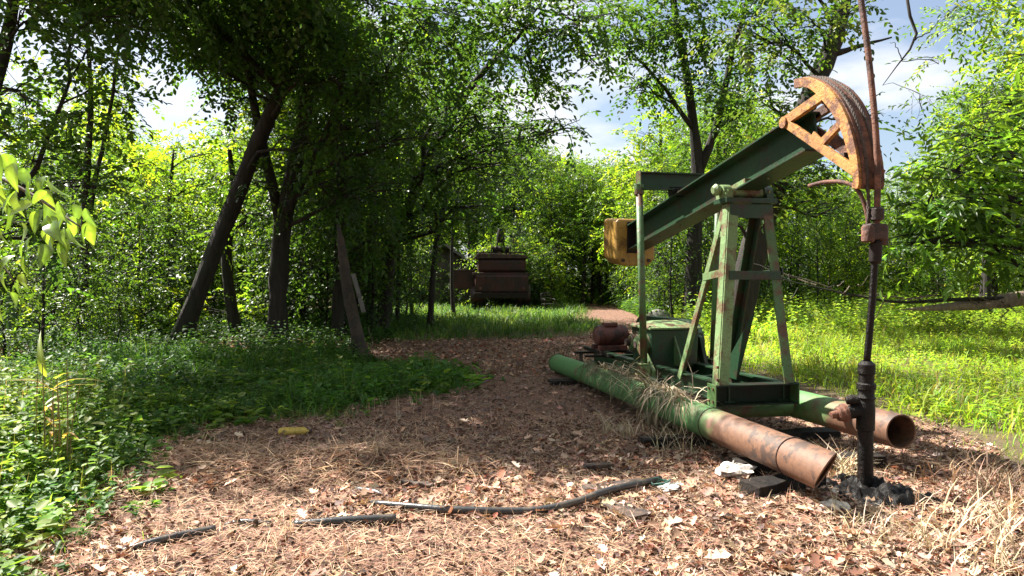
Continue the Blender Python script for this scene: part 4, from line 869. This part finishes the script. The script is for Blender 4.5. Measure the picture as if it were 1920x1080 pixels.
rb = np.random.default_rng(4); pts = [(-.16, 0, 0), (-.15, 0, 0), (-.08, 0, .004), (0, .01, .0), (.07, .005, .004), (.10, 0, .004), (.125, 0, .0), (.15, 0, 0)]
MB().tube(pts, [.035, .062, .07, .056, .066, .055, .024, .02], 12, ell=.7).build('bottle_body', YPLA, yb, smooth=True)
MB().cyl((.145, 0, 0), (.172, 0, 0), .022, 10).build('bottle_cap', RUST_D, yb, auto=True)

# ------------------------------------------------------------------ truck in the shade of the wood
truck = thing('rig_truck', 'rusty dark red old service truck parked in shade under the trees', 'truck', (-.55, 33, hg(-.55, 33)), math.radians(2)); truck.scale = (1.1, 1.1, 1.12)
def tb(name, c, s, mt=TRUCKP, bevel=.02, par=None): return MB().box(c, s).build(name, mt, par or truck, bevel=bevel)
tb('chassis_rail', (-.42, 2.4, .78), (.12, 6.2, .2), DARKM); tb('chassis_rail', (.42, 2.4, .78), (.12, 6.2, .2), DARKM)
tb('bumper', (0, -.62, .72), (2.3, .14, .24), DARKM)
tb('tail_panel', (.05, -.40, 1.20), (2.3, .26, .80), TRUCKP, .10)
for x in (-.62, -.2, .28, .78): tb('panel_rib', (x, -.54, 1.2), (.06, .03, .66), TRUCKP, .006)
tb('deck', (0, 2.2, 1.62), (2.4, 5.4, .12), TRUCKP)
tb('side_box', (-1.60, .3, 1.38), (.98, .9, .78), TRUCKP, .03); tb('side_box_lid', (-1.60, .3, 1.785), (1.02, .94, .03), RUST_D, .006)
tb('engine_house', (.05, .75, 1.97), (2.08, 2.2, .60), TRUCKP, .14); 
m = MB().prism([(-1.15, 2.28), (1.2, 2.28), (1.05, 2.42), (-.95, 2.50)], -.4, 1.95); m.build('house_roof', RUST_D, truck, bevel=.01)
rngt = np.random.default_rng(9)
for i in range(9): 
    x = -1.0 + i * .23; MB().bar((x, -.35 + rngt.random() * .2, 2.52 + rngt.random() * .03), (x + .35, 1.6, 2.53 + rngt.random() * .05), .09, .04).build('deck_board', RUST_D, truck)
tb('cab', (0, 4.4, 1.95), (2.0, 1.5, 1.3), TRUCKP, .1); tb('cab_window', (0, 3.64, 2.25), (1.5, .02, .45), RUBBER, .02)
for x in (-.14, .16): MB().bar((x - .10 * (1 if x < 0 else -1), -.1, 2.42), (x * .5, -.1, 3.15), .06, .06, (0, 1, 0)).build('mast_leg', DARKM, truck)
MB().tube([(0, -.1, 2.95), (0, -.1, 3.2), (0, -.1, 3.55)], [.15, .19, .10], 12).build('mast_head', DARKM, truck, auto=True)
MB().cyl((-.34, .0, 2.66), (.38, .0, 2.66), .13, 16).build('winch_drum', DARKM, truck, auto=True)
for x in (-.38, .42): MB().cyl((x - .02, 0, 2.66), (x + .02, 0, 2.66), .22, 18).build('winch_flange', DARKM, truck, auto=True)
for x in (-.98, .98):
    for y in (.1, 1.25, 4.6):
        wl = bpy.data.objects.new('wheel', None); COL.objects.link(wl); wl.parent = truck; wl.location = (x, y, .5)
        for dx in ((-.13, .13) if y < 4 else (0,)):
            MB().tube([(dx - .11, 0, 0), (dx - .10, 0, 0), (dx - .06, 0, 0), (dx + .06, 0, 0), (dx + .10, 0, 0), (dx + .11, 0, 0)], [.30, .46, .5, .5, .46, .30], 26).build('tyre', RUBBER, wl, auto=True)
            MB().tube([(dx - .115, 0, 0), (dx - .118, 0, 0), (dx, 0, 0), (dx + .118, 0, 0), (dx + .115, 0, 0)], [.28, .2, .2, .2, .28], 18).build('rim', RUST_D, wl, auto=True)
for x in (-.86, .98): MB().cyl((x, -.55, 1.02), (x, -.58, 1.02), .06, 14).build('tail_lamp', MAROON, truck, auto=True)
for x in (-1.0, 1.0):
    A = np.linspace(-.15, math.pi + .15, 14); V = [(x + s * .29, .1 + .62 * math.cos(a), .56 + .56 * math.sin(a)) for a in A for s in (-1, 1)]
    mg = MB().add(V, [(2 * i, 2 * i + 1, 2 * i + 3, 2 * i + 2) for i in range(13)]).build('mudguard', TRUCKP, truck, smooth=True); sm_ = mg.modifiers.new('wall', 'SOLIDIFY'); sm_.thickness = .03

ch = thing('chair', 'bare metal frame chair standing in the grass beside the truck', 'chair', (1.55, 29.6, hg(1.55, 29.6) + .02), .35)
def ct(name, p, r=.016): return MB().tube(spline(p, 12), r, 7).build(name, DARKM, ch, smooth=True)
for s in (-.23, .23):
    ct('leg', [(s, -.22, .0), (s, -.2, .25), (s, -.18, .44)]); ct('leg', [(s * 1.05, .26, 0), (s, .2, .25), (s, .18, .44)])
    ct('armrest', [(s, -.2, .44), (s, -.19, .62), (s, .0, .66), (s, .22, .64)])
ct('back_frame', [(-.23, .18, .44), (-.24, .24, .8), (-.2, .26, .88), (0, .265, .9), (.2, .26, .88), (.24, .24, .8), (.23, .18, .44)])
for z in (.58, .7, .8): ct('back_slat', [(-.235, .2 + (z - .44) * .12, z), (0, .215 + (z - .44) * .12, z), (.235, .2 + (z - .44) * .12, z)], .012)
MB().box((0, 0, .445), (.46, .40, .03)).build('seat', DARKM, ch, bevel=.01)

shed = thing('shed', 'small tan gable roofed shed half hidden behind trees and truck', 'shed', (-3.95, 39, hg(-3.95, 39)), .15)
MB().box((0, 0, 1.0), (3.6, 4.0, 2.0)).build('wall', SHEDW, shed)
MB().prism([(-1.8, 2.0), (1.8, 2.0), (0, 3.25)], -2.0, -1.94).build('gable', SHEDW, shed)
for s in (-1, 1):
    rf = MB().prism([(0, 3.42), (s * 2.15, 1.90), (s * 2.15, 1.82), (0, 3.34)], -2.35, 2.35).build('roof_panel', SHEDR, shed)
    MB().prism([(0, 3.44), (s * 2.17, 1.92), (s * 2.17, 1.78), (0, 3.28)], -2.41, -2.352).build('barge_board', PALEWOOD, rf)
MB().box((-.5, -2.01, .92), (.85, .04, 1.8)).build('door', SHEDR, shed, bevel=.01)
MB().box((.95, -2.01, 1.25), (.7, .04, .6)).build('window', RUBBER, shed, bevel=.01)

def rock(label, loc, s, seed):
    rng = np.random.default_rng(seed); V = []; F = []; n = 10
    for j in range(7):
        ph = math.pi * j / 6
        for i in range(n):
            th = 2 * math.pi * i / n; k = 1 + rng.normal(0, .09); V.append((s[0] * k * math.sin(ph) * math.cos(th), s[1] * k * math.sin(ph) * math.sin(th), s[2] * k * math.cos(ph)))
    for j in range(6):
        for i in range(n): F.append((j * n + i, j * n + (i + 1) % n, (j + 1) * n + (i + 1) % n, (j + 1) * n + i))
    o = MB().add(V, F).build('rock', STONE, None); o.location = loc; tag(o, label, 'rock')
rock('pale rock at the edge of the bushes beyond the gearbox', (5.2, 24.6, .18), (.42, .3, .28), 2)
pl = MB().box((0, 0, .35), (.085, .03, .78)).build('plank', PALEWOOD, None, bevel=.004); pl.location = at(681, 572, 13.5); pl.rotation_euler = (.1, math.radians(-15), .2); pl.location.z -= .1
tag(pl, 'pale grey plank nailed slanting to the broken stump', 'plank')

# ------------------------------------------------------------------ weeds, grass, straw and litter (nobody could count them)
def area(rng, n, xr, yr, test, bias=1.0):
    """points spread so that near ground gets more of them"""
    out = []
    while sum(map(len, out)) < n:
        y = yr[0] + (yr[1] - yr[0]) * rng.random(n) ** bias; x = xr[0] + (xr[1] - xr[0]) * rng.random(n)
        px = x / y; k = test(x, y) & (px > -.86) & (px < .84)
        out.append(np.stack([x[k], y[k]], 1))
        if sum(map(len, out)) == 0 and len(out) > 20: break
    return np.concatenate(out)[:n]
P_STR = [(.55, .38, .25), (.46, .30, .20), (.64, .47, .33), (.38, .24, .165)]
def edge(x, y):
    return .4 + .6 * sum(grassy(x + a, y + b).astype(float) for a, b in ((.4, 0), (-.4, 0), (0, .5), (0, -.5))) / 4
def tufts(rng, xy, per, h0, h1, pal, shape, spread=.06, lean=.55, jit=.25, ed=True):
    n = len(xy) * per; c = np.repeat(xy, per, 0) + rng.normal(0, spread, (n, 2)); P = np.stack([c[:, 0], c[:, 1], hgt(c[:, 0], c[:, 1]) - .01], 1)
    a = rng.random(n) * 6.283; t = np.abs(rng.normal(0, lean, n)); D = np.stack([np.cos(a) * t, np.sin(a) * t, np.ones(n)], 1)
    Nn = np.stack([-np.cos(a), -np.sin(a), t], 1); 
    base = tints(rng, len(xy), pal, jit); T = np.repeat(base, per, 0) * (.8 + .4 * rng.random((n, 1))) * (.6 + .8 * vnoise(c[:, 0], c[:, 1], .55, 21))[:, None]
    S = (h0 + (h1 - h0) * rng.random(n)) * (.45 + 1.0 * vnoise(c[:, 0], c[:, 1], .9, 14)) * (edge(c[:, 0], c[:, 1]) if ed else 1) * np.repeat(.7 + .6 * rng.random(len(xy)), per)
    return leaves(P, D, Nn, S, T, shape)
def weeds(rng, xy, per, h0, h1, size, pal, shape='oval', jit=.25):
    """leafy stems: leaves set along an upright stalk"""
    n = len(xy); out = []; H = (h0 + (h1 - h0) * rng.random(n)) * (.5 + .95 * vnoise(xy[:, 0], xy[:, 1], .9, 14)) * (edge(xy[:, 0], xy[:, 1]) if h1 < .5 else 1); lean = rng.normal(0, .16, (n, 2)); base = tints(rng, n, pal, jit) * (.6 + .8 * vnoise(xy[:, 0], xy[:, 1], .55, 21))[:, None]; z0 = hgt(xy[:, 0], xy[:, 1])
    for k in range(per):
        t = (k + .8) / per; a = rng.random(n) * 6.283
        P = np.stack([xy[:, 0] + lean[:, 0] * H * t, xy[:, 1] + lean[:, 1] * H * t, z0 + H * t], 1)
        D = np.stack([np.cos(a), np.sin(a), rng.normal(.15, .3, n)], 1); Nn = np.stack([-np.cos(a) * .4 + rng.normal(0, .25, n), -np.sin(a) * .4 + rng.normal(0, .25, n), np.ones(n)], 1)
        out.append(leaves(P, D, Nn, size * (.6 + .7 * rng.random(n)) * (1.1 - .4 * t), base * (.8 + .4 * rng.random((n, 1))), shape))
    up = np.zeros((n, 3)); up[:, 2] = 1; up[:, :2] = lean
    out.append(leaves(np.stack([xy[:, 0], xy[:, 1], z0], 1), up, np.stack([rng.normal(0, 1, n), rng.normal(0, 1, n), np.zeros(n)], 1), H, base * .7, 'stalk'))
    return joinm(out)
rg = np.random.default_rng(100)
jt = lambda a, s: a + rg.normal(0, s, np.shape(a))
inL = lambda x, y: zone(LEFT_WEEDS, jt(x, .3), jt(y, .3)); inM = lambda x, y: zone(MID_GRASS, jt(x, .3), jt(y, .5), .6); inR = lambda x, y: zone(RIGHT_FIELD, jt(x, .28), jt(y, .3), .5)
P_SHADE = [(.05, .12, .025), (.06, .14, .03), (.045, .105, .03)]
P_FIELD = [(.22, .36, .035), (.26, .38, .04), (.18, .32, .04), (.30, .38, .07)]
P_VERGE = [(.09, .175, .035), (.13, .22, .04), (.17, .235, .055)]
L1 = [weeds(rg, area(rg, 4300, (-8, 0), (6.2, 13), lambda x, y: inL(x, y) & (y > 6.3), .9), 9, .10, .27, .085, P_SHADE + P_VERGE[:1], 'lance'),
      tufts(rg, area(rg, 5200, (-8, 0), (6.0, 13.2), lambda x, y: inL(x, y), .9), 5, .12, .32, P_SHADE, 'blade', .09, 1.1),
      weeds(rg, area(rg, 1100, (-9, 0), (6.2, 13), lambda x, y: inL(x, y) & (vnoise(x, y, .9, 6) > .5)), 8, .15, .36, .12, P_SHADE, 'oval'), weeds(rg, area(rg, 420, (-7, 0), (6.2, 12.5), inL), 6, .15, .36, .17, P_SHADE + P_VERGE, 'oval'), tufts(rg, area(rg, 260, (-7, 0), (6.0, 12.5), inL), 3, .2, .5, P_VERGE + [(.3, .26, .12)], 'stalk', .04, .3)]
V, F, T = joinm(L1); tag(mk('weeds', V, F, GRASS, tint=T), 'mound of green weeds and grass along the left edge of the clearing', 'weeds', kind='stuff')
L1 = [weeds(rg, area(rg, 3000, (-7, -1.5), (3.4, 8.2), lambda x, y: inL(x, y) & (x > -6), .8), 10, .10, .36, .075, P_VERGE + P_SHADE, 'oval'),
      tufts(rg, area(rg, 2200, (-7, -1.5), (3.4, 8.2), lambda x, y: inL(x, y), .8), 4, .12, .32, P_VERGE, 'blade', .07, .9),
      weeds(rg, area(rg, 260, (-6.5, -3.0), (5, 8.5), lambda x, y: inL(x, y) & (x < -.62 * y + .2)), 18, .35, .7, .09, P_VERGE + [(.16, .22, .07)], 'oval'), weeds(rg, area(rg, 260, (-6.5, -2), (3.6, 8), inL), 6, .15, .45, .16, P_VERGE, 'oval'), tufts(rg, area(rg, 160, (-6.5, -2), (3.6, 8), inL), 4, .2, .5, [(.34, .28, .13), (.24, .26, .08)], 'stalk', .04, .35)]
V, F, T = joinm(L1); tag(mk('weeds', V, F, GRASS, tint=T), 'sunlit yellow green weeds in the lower left corner', 'weeds', kind='stuff')
L1 = [tufts(rg, area(rg, 9000, (-8, 4.5), (16.5, 44), inM, .8), 6, .15, .34, P_SHADE + P_VERGE, 'blade', .10, .6), weeds(rg, area(rg, 1500, (-8, 4.5), (16.5, 40), inM), 6, .15, .4, .12, P_SHADE, 'diamond')]
V, F, T = joinm(L1); tag(mk('grass', V, F, GRASS, tint=T), 'grass in front of the parked truck and beside the track', 'grass', kind='stuff')
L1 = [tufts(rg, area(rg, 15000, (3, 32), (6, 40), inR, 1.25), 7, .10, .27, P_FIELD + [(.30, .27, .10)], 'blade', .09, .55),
      weeds(rg, area(rg, 9000, (3, 32), (7.5, 40), lambda x, y: inR(x, y) & (x > 4.2 + .25 * vnoise(x, y, .8, 4)), 1.2), 7, .12, .38, .10, P_FIELD, 'lance'),
      weeds(rg, area(rg, 2600, (5, 34), (18, 40), lambda x, y: inR(x, y) & (vnoise(x, y, .35, 7) > .42)), 11, .5, 1.0, .16, P_FIELD + P_VERGE, 'oval')]
V, F, T = joinm(L1); tag(mk('field_grass', V, F, GRASS, tint=T), 'bright lime green grass and weeds of the sunny field', 'grass', kind='stuff')
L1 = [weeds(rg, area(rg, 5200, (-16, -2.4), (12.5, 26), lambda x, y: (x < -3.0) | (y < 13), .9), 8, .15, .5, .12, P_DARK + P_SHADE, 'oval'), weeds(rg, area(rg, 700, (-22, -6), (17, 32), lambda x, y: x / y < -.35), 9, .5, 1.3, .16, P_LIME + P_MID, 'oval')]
V, F, T = joinm(L1); tag(mk('undergrowth', V, F, GRASS, tint=T), 'dark undergrowth on the floor of the left woods', 'undergrowth', kind='stuff')
L1 = [weeds(rg, area(rg, 4200, (-9, 26), (34, 48), lambda x, y: ~inR(x, y) & ((y > 40) | (x > 6.2)), 1), 7, .3, .9, .2, P_MID + P_VERGE, 'oval'),
      weeds(rg, area(rg, 1500, (4.6, 9), (21, 36), lambda x, y: (x > 5.0 + (y - 24) * .04) & ~inR(x + .6, y)), 7, .25, .7, .16, P_MID + P_SHADE, 'oval')]
L1.append(weeds(rg, area(rg, 5000, (-46, 46), (50, 72), lambda x, y: y > 0), 10, 1.2, 5.5, .55, P_MID + P_DARK, 'diamond'))
V, F, T = joinm(L1); tag(mk('undergrowth', V, F, GRASS, tint=T), 'leafy undergrowth along the back edge of the clearing and field', 'undergrowth', kind='stuff')

# dead leaves and straw
bare = lambda x, y: ~grassy(x, y)
P_LIT = [(.43, .265, .18), (.50, .35, .25), (.33, .195, .13), (.60, .46, .36), (.26, .13, .085), (.39, .25, .18), (.20, .12, .085)]
P_LITR = [(.26, .10, .06), (.22, .08, .05), (.40, .27, .19), (.33, .19, .12)]
P_LITD = [(.21, .15, .12), (.16, .11, .09), (.27, .20, .165), (.125, .085, .07), (.20, .135, .12)]  # litter made darker and greyer, the clearing's shade put into its colour
def flat(rng, xy, size, pal, shape, lift=.012, tilt=.35, jit=.45):
    n = len(xy); a = rng.random(n) * 6.283; P = np.stack([xy[:, 0], xy[:, 1], hgt(xy[:, 0], xy[:, 1]) + lift * (.3 + 1.4 * rng.random(n))], 1)
    D = np.stack([np.cos(a), np.sin(a), rng.normal(0, tilt * .6, n)], 1); Nn = np.stack([rng.normal(0, tilt, n), rng.normal(0, tilt, n), np.ones(n)], 1)
    return leaves(P, D, Nn, size * (.5 + .8 * rng.random(n)), tints(rng, n, pal, jit), shape)
dens = lambda x, y: bare(x, y) & (rg.random(np.shape(x)) < np.clip(.25 + .55 * np.clip(x / 1.5 + .3, 0, 1) + 1.9 * (vnoise(x, y, 1.4, 12) - .5), .03, 1))
L1 = [flat(rg, area(rg, 3600, (-3.2, 5), (3.3, 7), dens, 1.2), .092, P_LIT, 'oak', .016, .4), flat(rg, area(rg, 10000, (-3.4, 5), (3.3, 7), dens, 1.2), .05, P_LIT + P_LITR + P_LITD, 'curl', .014, .5), flat(rg, area(rg, 13000, (-3.4, 5), (3.3, 8), bare, 1.2), .04, [(.10, .055, .04), (.16, .07, .05), (.07, .045, .035)], 'curl', .018, .6),
      flat(rg, area(rg, 11000, (-3, 5), (5.6, 20), bare, 1.3), .055, P_LITD, 'curl', .012, .4), flat(rg, area(rg, 1500, (-2.5, 4.5), (6, 18), bare, 1), .10, P_LITD + P_LIT[:1], 'oak', .014, .35),
      flat(rg, area(rg, 6000, (-12, 3), (11, 24), lambda x, y: ~inM(x, y), 1), .09, P_LITR + P_LIT[:3], 'curl', .02, .4)]
V, F, T = joinm(L1); tag(mk('leaf_litter', V, F, DRY, tint=T), 'dry brown oak leaves strewn over the clearing floor', 'leaf litter', kind='stuff')
near = lambda x, y: bare(x, y)
mound = lambda x, y: bare(x, y) & ((((x + 1.35) / 1.2) ** 2 + ((y - 5.8) / .45) ** 2 < 1) | (((x + 2.6) / .5) ** 2 + ((y - 6.2) / .4) ** 2 < 1))
L1 = [flat(rg, area(rg, 42000, (-3.6, 5), (3.3, 8), near, 1.15), .14, P_STR, 'straw', .016, .25), flat(rg, area(rg, 14000, (-3, 4), (6.5, 18), near, 1.2), .17, [(.34, .24, .16), (.26, .18, .125), (.42, .31, .21)], 'straw', .016, .25),
      flat(rg, area(rg, 2600, (-3.2, 0), (5, 7), mound, 1), .22, P_STR[:2] + P_STR[3:], 'straw', .05, .45),
      tufts(rg, area(rg, 700, (-3.4, 4.6), (3.4, 9), near, 1), 6, .05, .16, P_STR, 'straw', .03, .9, ed=False)]
V, F, T = joinm(L1); tag(mk('straw', V, F, DRY, tint=T), 'pale mown dry grass scattered over the clearing', 'straw', kind='stuff')

# dead grass draped over the pipes, dry clumps standing round them
def pworld(x, y, z): 
    c, s = math.cos(PUMP_A), math.sin(PUMP_A); return np.stack([PUMP_O.x + x * c - y * s, PUMP_O.y + x * s + y * c, z], -1)
P_DEAD = [(.50, .40, .27), (.42, .34, .23), (.35, .28, .19), (.56, .46, .33)]
P_GREYS = [(.20, .18, .11), (.26, .21, .13), (.15, .14, .09)]
def drape(rng, n, x0, x1, side, r, zc, y0, pal, ln):
    x = x0 + (x1 - x0) * rng.random(n); x = x[vnoise(x, x * 0, 2.6, 5) > .42 * rng.random(n) + .2]; n = len(x); th = rng.normal(0, .5, n); P = pworld(x, y0 + side * (r + .01) * np.sin(np.abs(th)) , zc + (r + .012) * np.cos(th))
    D = np.stack([np.full(n, 0.)] * 3, -1); dl = pworld(x + rng.normal(0, 2.2, n), y0 + side * (1.0 + rng.normal(0, .8, n)), zc * np.ones(n)) - pworld(x, y0 + 0 * x, zc * np.ones(n)); dl[:, 2] = rng.normal(-.3, .8, n)
    Nn = np.zeros((n, 3)); Nn[:, 2] = 1; Nn += nrm(dl) * .5 + rng.normal(0, .2, (n, 3))
    return leaves(P, dl, Nn, ln * (.6 + .8 * rng.random(n)), tints(rng, n, pal, .3), 'blade2')
SHAPES['blade2'] = (np.array([(0, .012, 0), (.3, .014, .06), (.62, .012, -.10), (1, 0, -.55), (.62, -.012, -.10), (.3, -.014, .06), (0, -.012, 0)]), np.array([(0, 1, 5), (0, 5, 6), (1, 2, 4), (1, 4, 5), (2, 3, 4)]))
V, F, T = joinm([drape(rg, 620, -5.2, -2.6, -1, .15, .22, 0, P_GREYS, .22), drape(rg, 260, -3.0, -1.9, -1, .15, .24, 0, P_DEAD + P_GREYS, .30), drape(rg, 500, -4.8, -1.9, 1, .15, .23, 0, P_DEAD, .34)])
tag(mk('dead_grass', V, F, DRY, tint=T), 'dead grass draped over the near skid pipe', 'dead grass', kind='stuff')
def clump(label, x, y, n, h0, h1, sp, pal, lean=.5, shape='blade2', cat='dead grass'):
    r = np.random.default_rng(int(abs(x * 100 + y * 37))); xy = np.array([[x, y]]) + r.normal(0, sp, (n, 2)); V, F, T = tufts(r, xy, 4, h0, h1, pal, shape, .03, lean, .3, ed=False)
    b = np.array([x, y, hg(x, y)]); o = mk('dry_grass_clump', V - b, F, DRY, tint=T); o.location = b; return tag(o, label, cat, 'dry grass clumps', 'stuff')
for lab, lx, ly, n, h0, h1, sp in (('tall straw clump heaped between the gearbox and the samson post', -2.95, .16, 75, .25, .62, .12), ('straw clump at the foot of the samson post rear leg', -2.5, .5, 40, .2, .5, .12),
      ('straw clump standing under the painted middle of the near pipe', -1.9, -.22, 60, .12, .34, .14), ('grey dry tuft beside the wellhead outlet', -.75, .75, 40, .1, .28, .08)):
    p = pworld(np.array(lx), np.array(ly), 0.); clump(lab, p[0], p[1], n, h0, h1, sp, P_DEAD)
P_BROWN = [(.15, .10, .07), (.20, .135, .09), (.12, .085, .06), (.34, .25, .16)]
clump('dark brown dead weeds standing right of the far pipe end', 3.72, 5.35, 110, .12, .42, .24, P_BROWN, .45)
clump('dry straw clump below the dark weeds at the right edge', 3.35, 4.45, 60, .10, .36, .28, P_DEAD, .6)
clump('pale straw clump in shadow in front of the cut pipe end', 2.30, 4.32, 50, .10, .34, .16, P_DEAD, .5)
clump('loose straw clump at the bottom right corner', 2.75, 3.85, 50, .10, .36, .30, P_DEAD, .7)
clump('thin brown stalks rising from the shaded litter in mid clearing', -.15, 11.4, 26, .2, .62, .16, P_BROWN, .25)
clump('low brown tuft by the rear end of the near pipe', .95, 12.4, 40, .15, .5, .3, P_BROWN + P_OLIVE, .4)
clump('golden dry tuft in the shaded litter left of the near pipe', 1.15, 7.1, 60, .06, .22, .14, P_DEAD, .5)

# tall reed-like weed with a broad curling leaf
rw = thing('tall_weed', 'tall reed like weed with yellowing leaves at lower left', 'weed', (-3.62, 5.45, hg(-3.62, 5.45)))
r_ = np.random.default_rng(6)
for i in range(9):
    a = r_.random() * 6.28; x, y = r_.normal(0, .07, 2); h = .55 + .45 * r_.random(); MB().tube(spline([(x, y, 0), (x * 1.1, y, h * .5), (x * 1.4 + .04 * math.cos(a), y + .04 * math.sin(a), h)], 6), [.007, .006, .006, .005, .004, .003], 5).build('stem', MATS['weed_stem'] if 'weed_stem' in MATS else worn('weed_stem', (.22, .20, .07), (.30, .22, .10), (.2, .13, .07), .4, .7, 9, .2), rw)
def bigleaf(name, parent, base, d, nn, L, W, tint, seed, cup=.16, bend=.35, mt=None):
    r = np.random.default_rng(seed); d = nrm(np.asarray(d, float)); b = nrm(np.cross(nn, d)); u_ = np.cross(d, b); V = []; F = []; m = 9
    for i in range(m):
        t = i / (m - 1); wd = W * math.sin(math.pi * min(1, .04 + t ** .75 * .97)) ** .85 * (1 - .25 * t); c = np.asarray(base) + d * L * t - u_ * bend * L * t * t
        for s in (-1, -.5, 0, .5, 1): V.append(c + b * s * wd * .5 + u_ * (cup * wd * abs(s) + .02 * wd * math.sin(9 * t + s * 3)))
    for i in range(m - 1):
        for j in range(4): F.append((i * 5 + j, i * 5 + j + 1, i * 5 + j + 6, i * 5 + j + 5))
    V = np.array(V); return mk(name, V, np.array(F), mt or LEAF, parent, tint=np.asarray(tint)[None] * (np.tile([.8, 1.05, 1.35, 1.05, .8], m) * (1 + .12 * r.normal(0, 1, 5 * m)))[:, None] * (1 + .25 * r.normal(0, .5)), smooth=True)
for i in range(14):
    a = r_.random() * 6.28; z = .3 + .5 * r_.random(); bigleaf('leaf', rw, (r_.normal(0, .05), r_.normal(0, .05), z), (math.cos(a), math.sin(a), .9), (-math.cos(a), -math.sin(a), 1), .22 + .16 * r_.random(), .035, [(.30, .26, .08), (.40, .26, .12), (.2, .22, .06)][i % 3], i, .1, .7)
bigleaf('leaf', rw, (-.02, -.03, .82), (-.3, -.2, 1), (.2, -1, .3), .34, .06, (.22, .28, .06), 99, .2, .9)

# near branch with large heart shaped leaves at the left edge
nb = thing('near_branch', 'close leafy branch with large sunlit heart shaped leaves entering from left', 'branch', at(-260, 420, 2.6))
nbp = np.array(at(-260, 420, 2.6)); W_ = lambda px, py, d: at(px, py, d) - nbp
tw = [W_(-260, 420, 2.6), W_(-120, 340, 2.55), W_(-20, 330, 2.5), W_(60, 365, 2.45), W_(120, 405, 2.42), W_(150, 425, 2.4)]
MB().tube(spline(tw, 16), np.linspace(.010, .003, 16), 7).build('twig', BARK_L, nb, smooth=True)
MB().tube(spline([W_(-120, 360, 2.55), W_(-60, 430, 2.5), W_(-10, 480, 2.48), W_(30, 530, 2.45)], 10), np.linspace(.007, .002, 10), 6).build('twig', BARK_L, nb, smooth=True)
r_ = np.random.default_rng(14)
LEAFS = [(5, 300, 28, 60, .115), (25, 318, 20, 62, .11), (55, 352, -5, 60, .10), (88, 372, -30, 30, .085), (60, 392, -62, 25, .09), (110, 395, 10, 72, .10), (135, 418, 6, 78, .095), (165, 428, 8, 80, .10), (140, 395, 18, 66, .09),
         (100, 450, 4, 78, .085), (85, 440, 12, 74, .085), (15, 400, 8, 76, .10), (-5, 350, 12, 78, .12), (30, 370, 12, 74, .11), (-20, 300, 24, 58, .12), (0, 440, 8, 78, .10), (45, 500, -40, 30, .07), (35, 535, -8, 70, .075), (10, 520, 10, 76, .085), (-15, 480, 10, 72, .10), (75, 405, 8, 78, .10), (120, 440, 2, 80, .085), (40, 430, 20, 60, .09), (20, 560, 10, 74, .075), (-5, 580, 15, 70, .08), (-30, 400, 12, 74, .12), (60, 455, -4, 78, .08)]
LEAFS += [(r_.uniform(-60, 165), 0, r_.normal(8, 18), r_.uniform(40, 85), r_.uniform(.075, .115)) for _ in range(34)]
LEAFS = [(px, py or 305 + .45 * max(px, 0) + r_.uniform(0, 1) ** 1.3 * (250 - 1.1 * max(px, 0)), az, dn, L) for px, py, az, dn, L in LEAFS]
for i, (px, py, az, dn, L) in enumerate(LEAFS):
    dx = math.sin(math.radians(az)); d = np.array([dx * .9 + r_.normal(0, .15), r_.normal(-.25, .35), -math.sin(math.radians(dn)) + .15]); nn = np.array([r_.normal(-.35, .4), r_.normal(-.2, .5), .75 + r_.normal(0, .2)])
    bigleaf('leaf', nb, W_(px, py - 12, 2.45 + r_.normal(0, .1)), d, nn, L * .85, L * .5, [(.16, .28, .05), (.20, .31, .06), (.12, .22, .045)][i % 3], i + 200, .14 + .1 * r_.random(), .2 + .35 * r_.random(), NEARLEAF)
# a few large pale oak leaves lying on top
for i, (lab, x, y, s) in enumerate((('large pale star shaped oak leaf on the litter at bottom centre right', 1.08, 3.92, .16), ('pale oak leaf alone on the shaded litter', -.48, 7.6, .15), ('pale curled leaf in the shade left of the near pipe', .42, 6.8, .17), ('large pale leaf near the end of the curved pipe', .95, 4.4, .15))):
    rr = np.random.default_rng(i + 60); V, F, T = leaves(np.zeros((1, 3)), np.array([[math.cos(i * 2.2), math.sin(i * 2.2), .05]]), np.array([[.1, -.15, 1.]]), s, np.array([[.50, .38, .29]]), 'oak')
    o = mk('oak_leaf', V, F, DRY, tint=T); o.location = (x, y, hg(x, y) + .035); tag(o, lab, 'leaf')
vine = MB().tube(spline([(0, 0, 0), (-.02, 0, .12), (.05, -.02, .3), (-.01, 0, .5), (-.04, .02, .62)], 14), .006, 5).build('vine', BARK_L, None, smooth=True); vine.location = (*(at(694, 662, 13.4)[:2]), hg(*at(694, 662, 13.4)[:2])); tag(vine, 'thin pale curved stem rising beside the broken stump', 'vine')
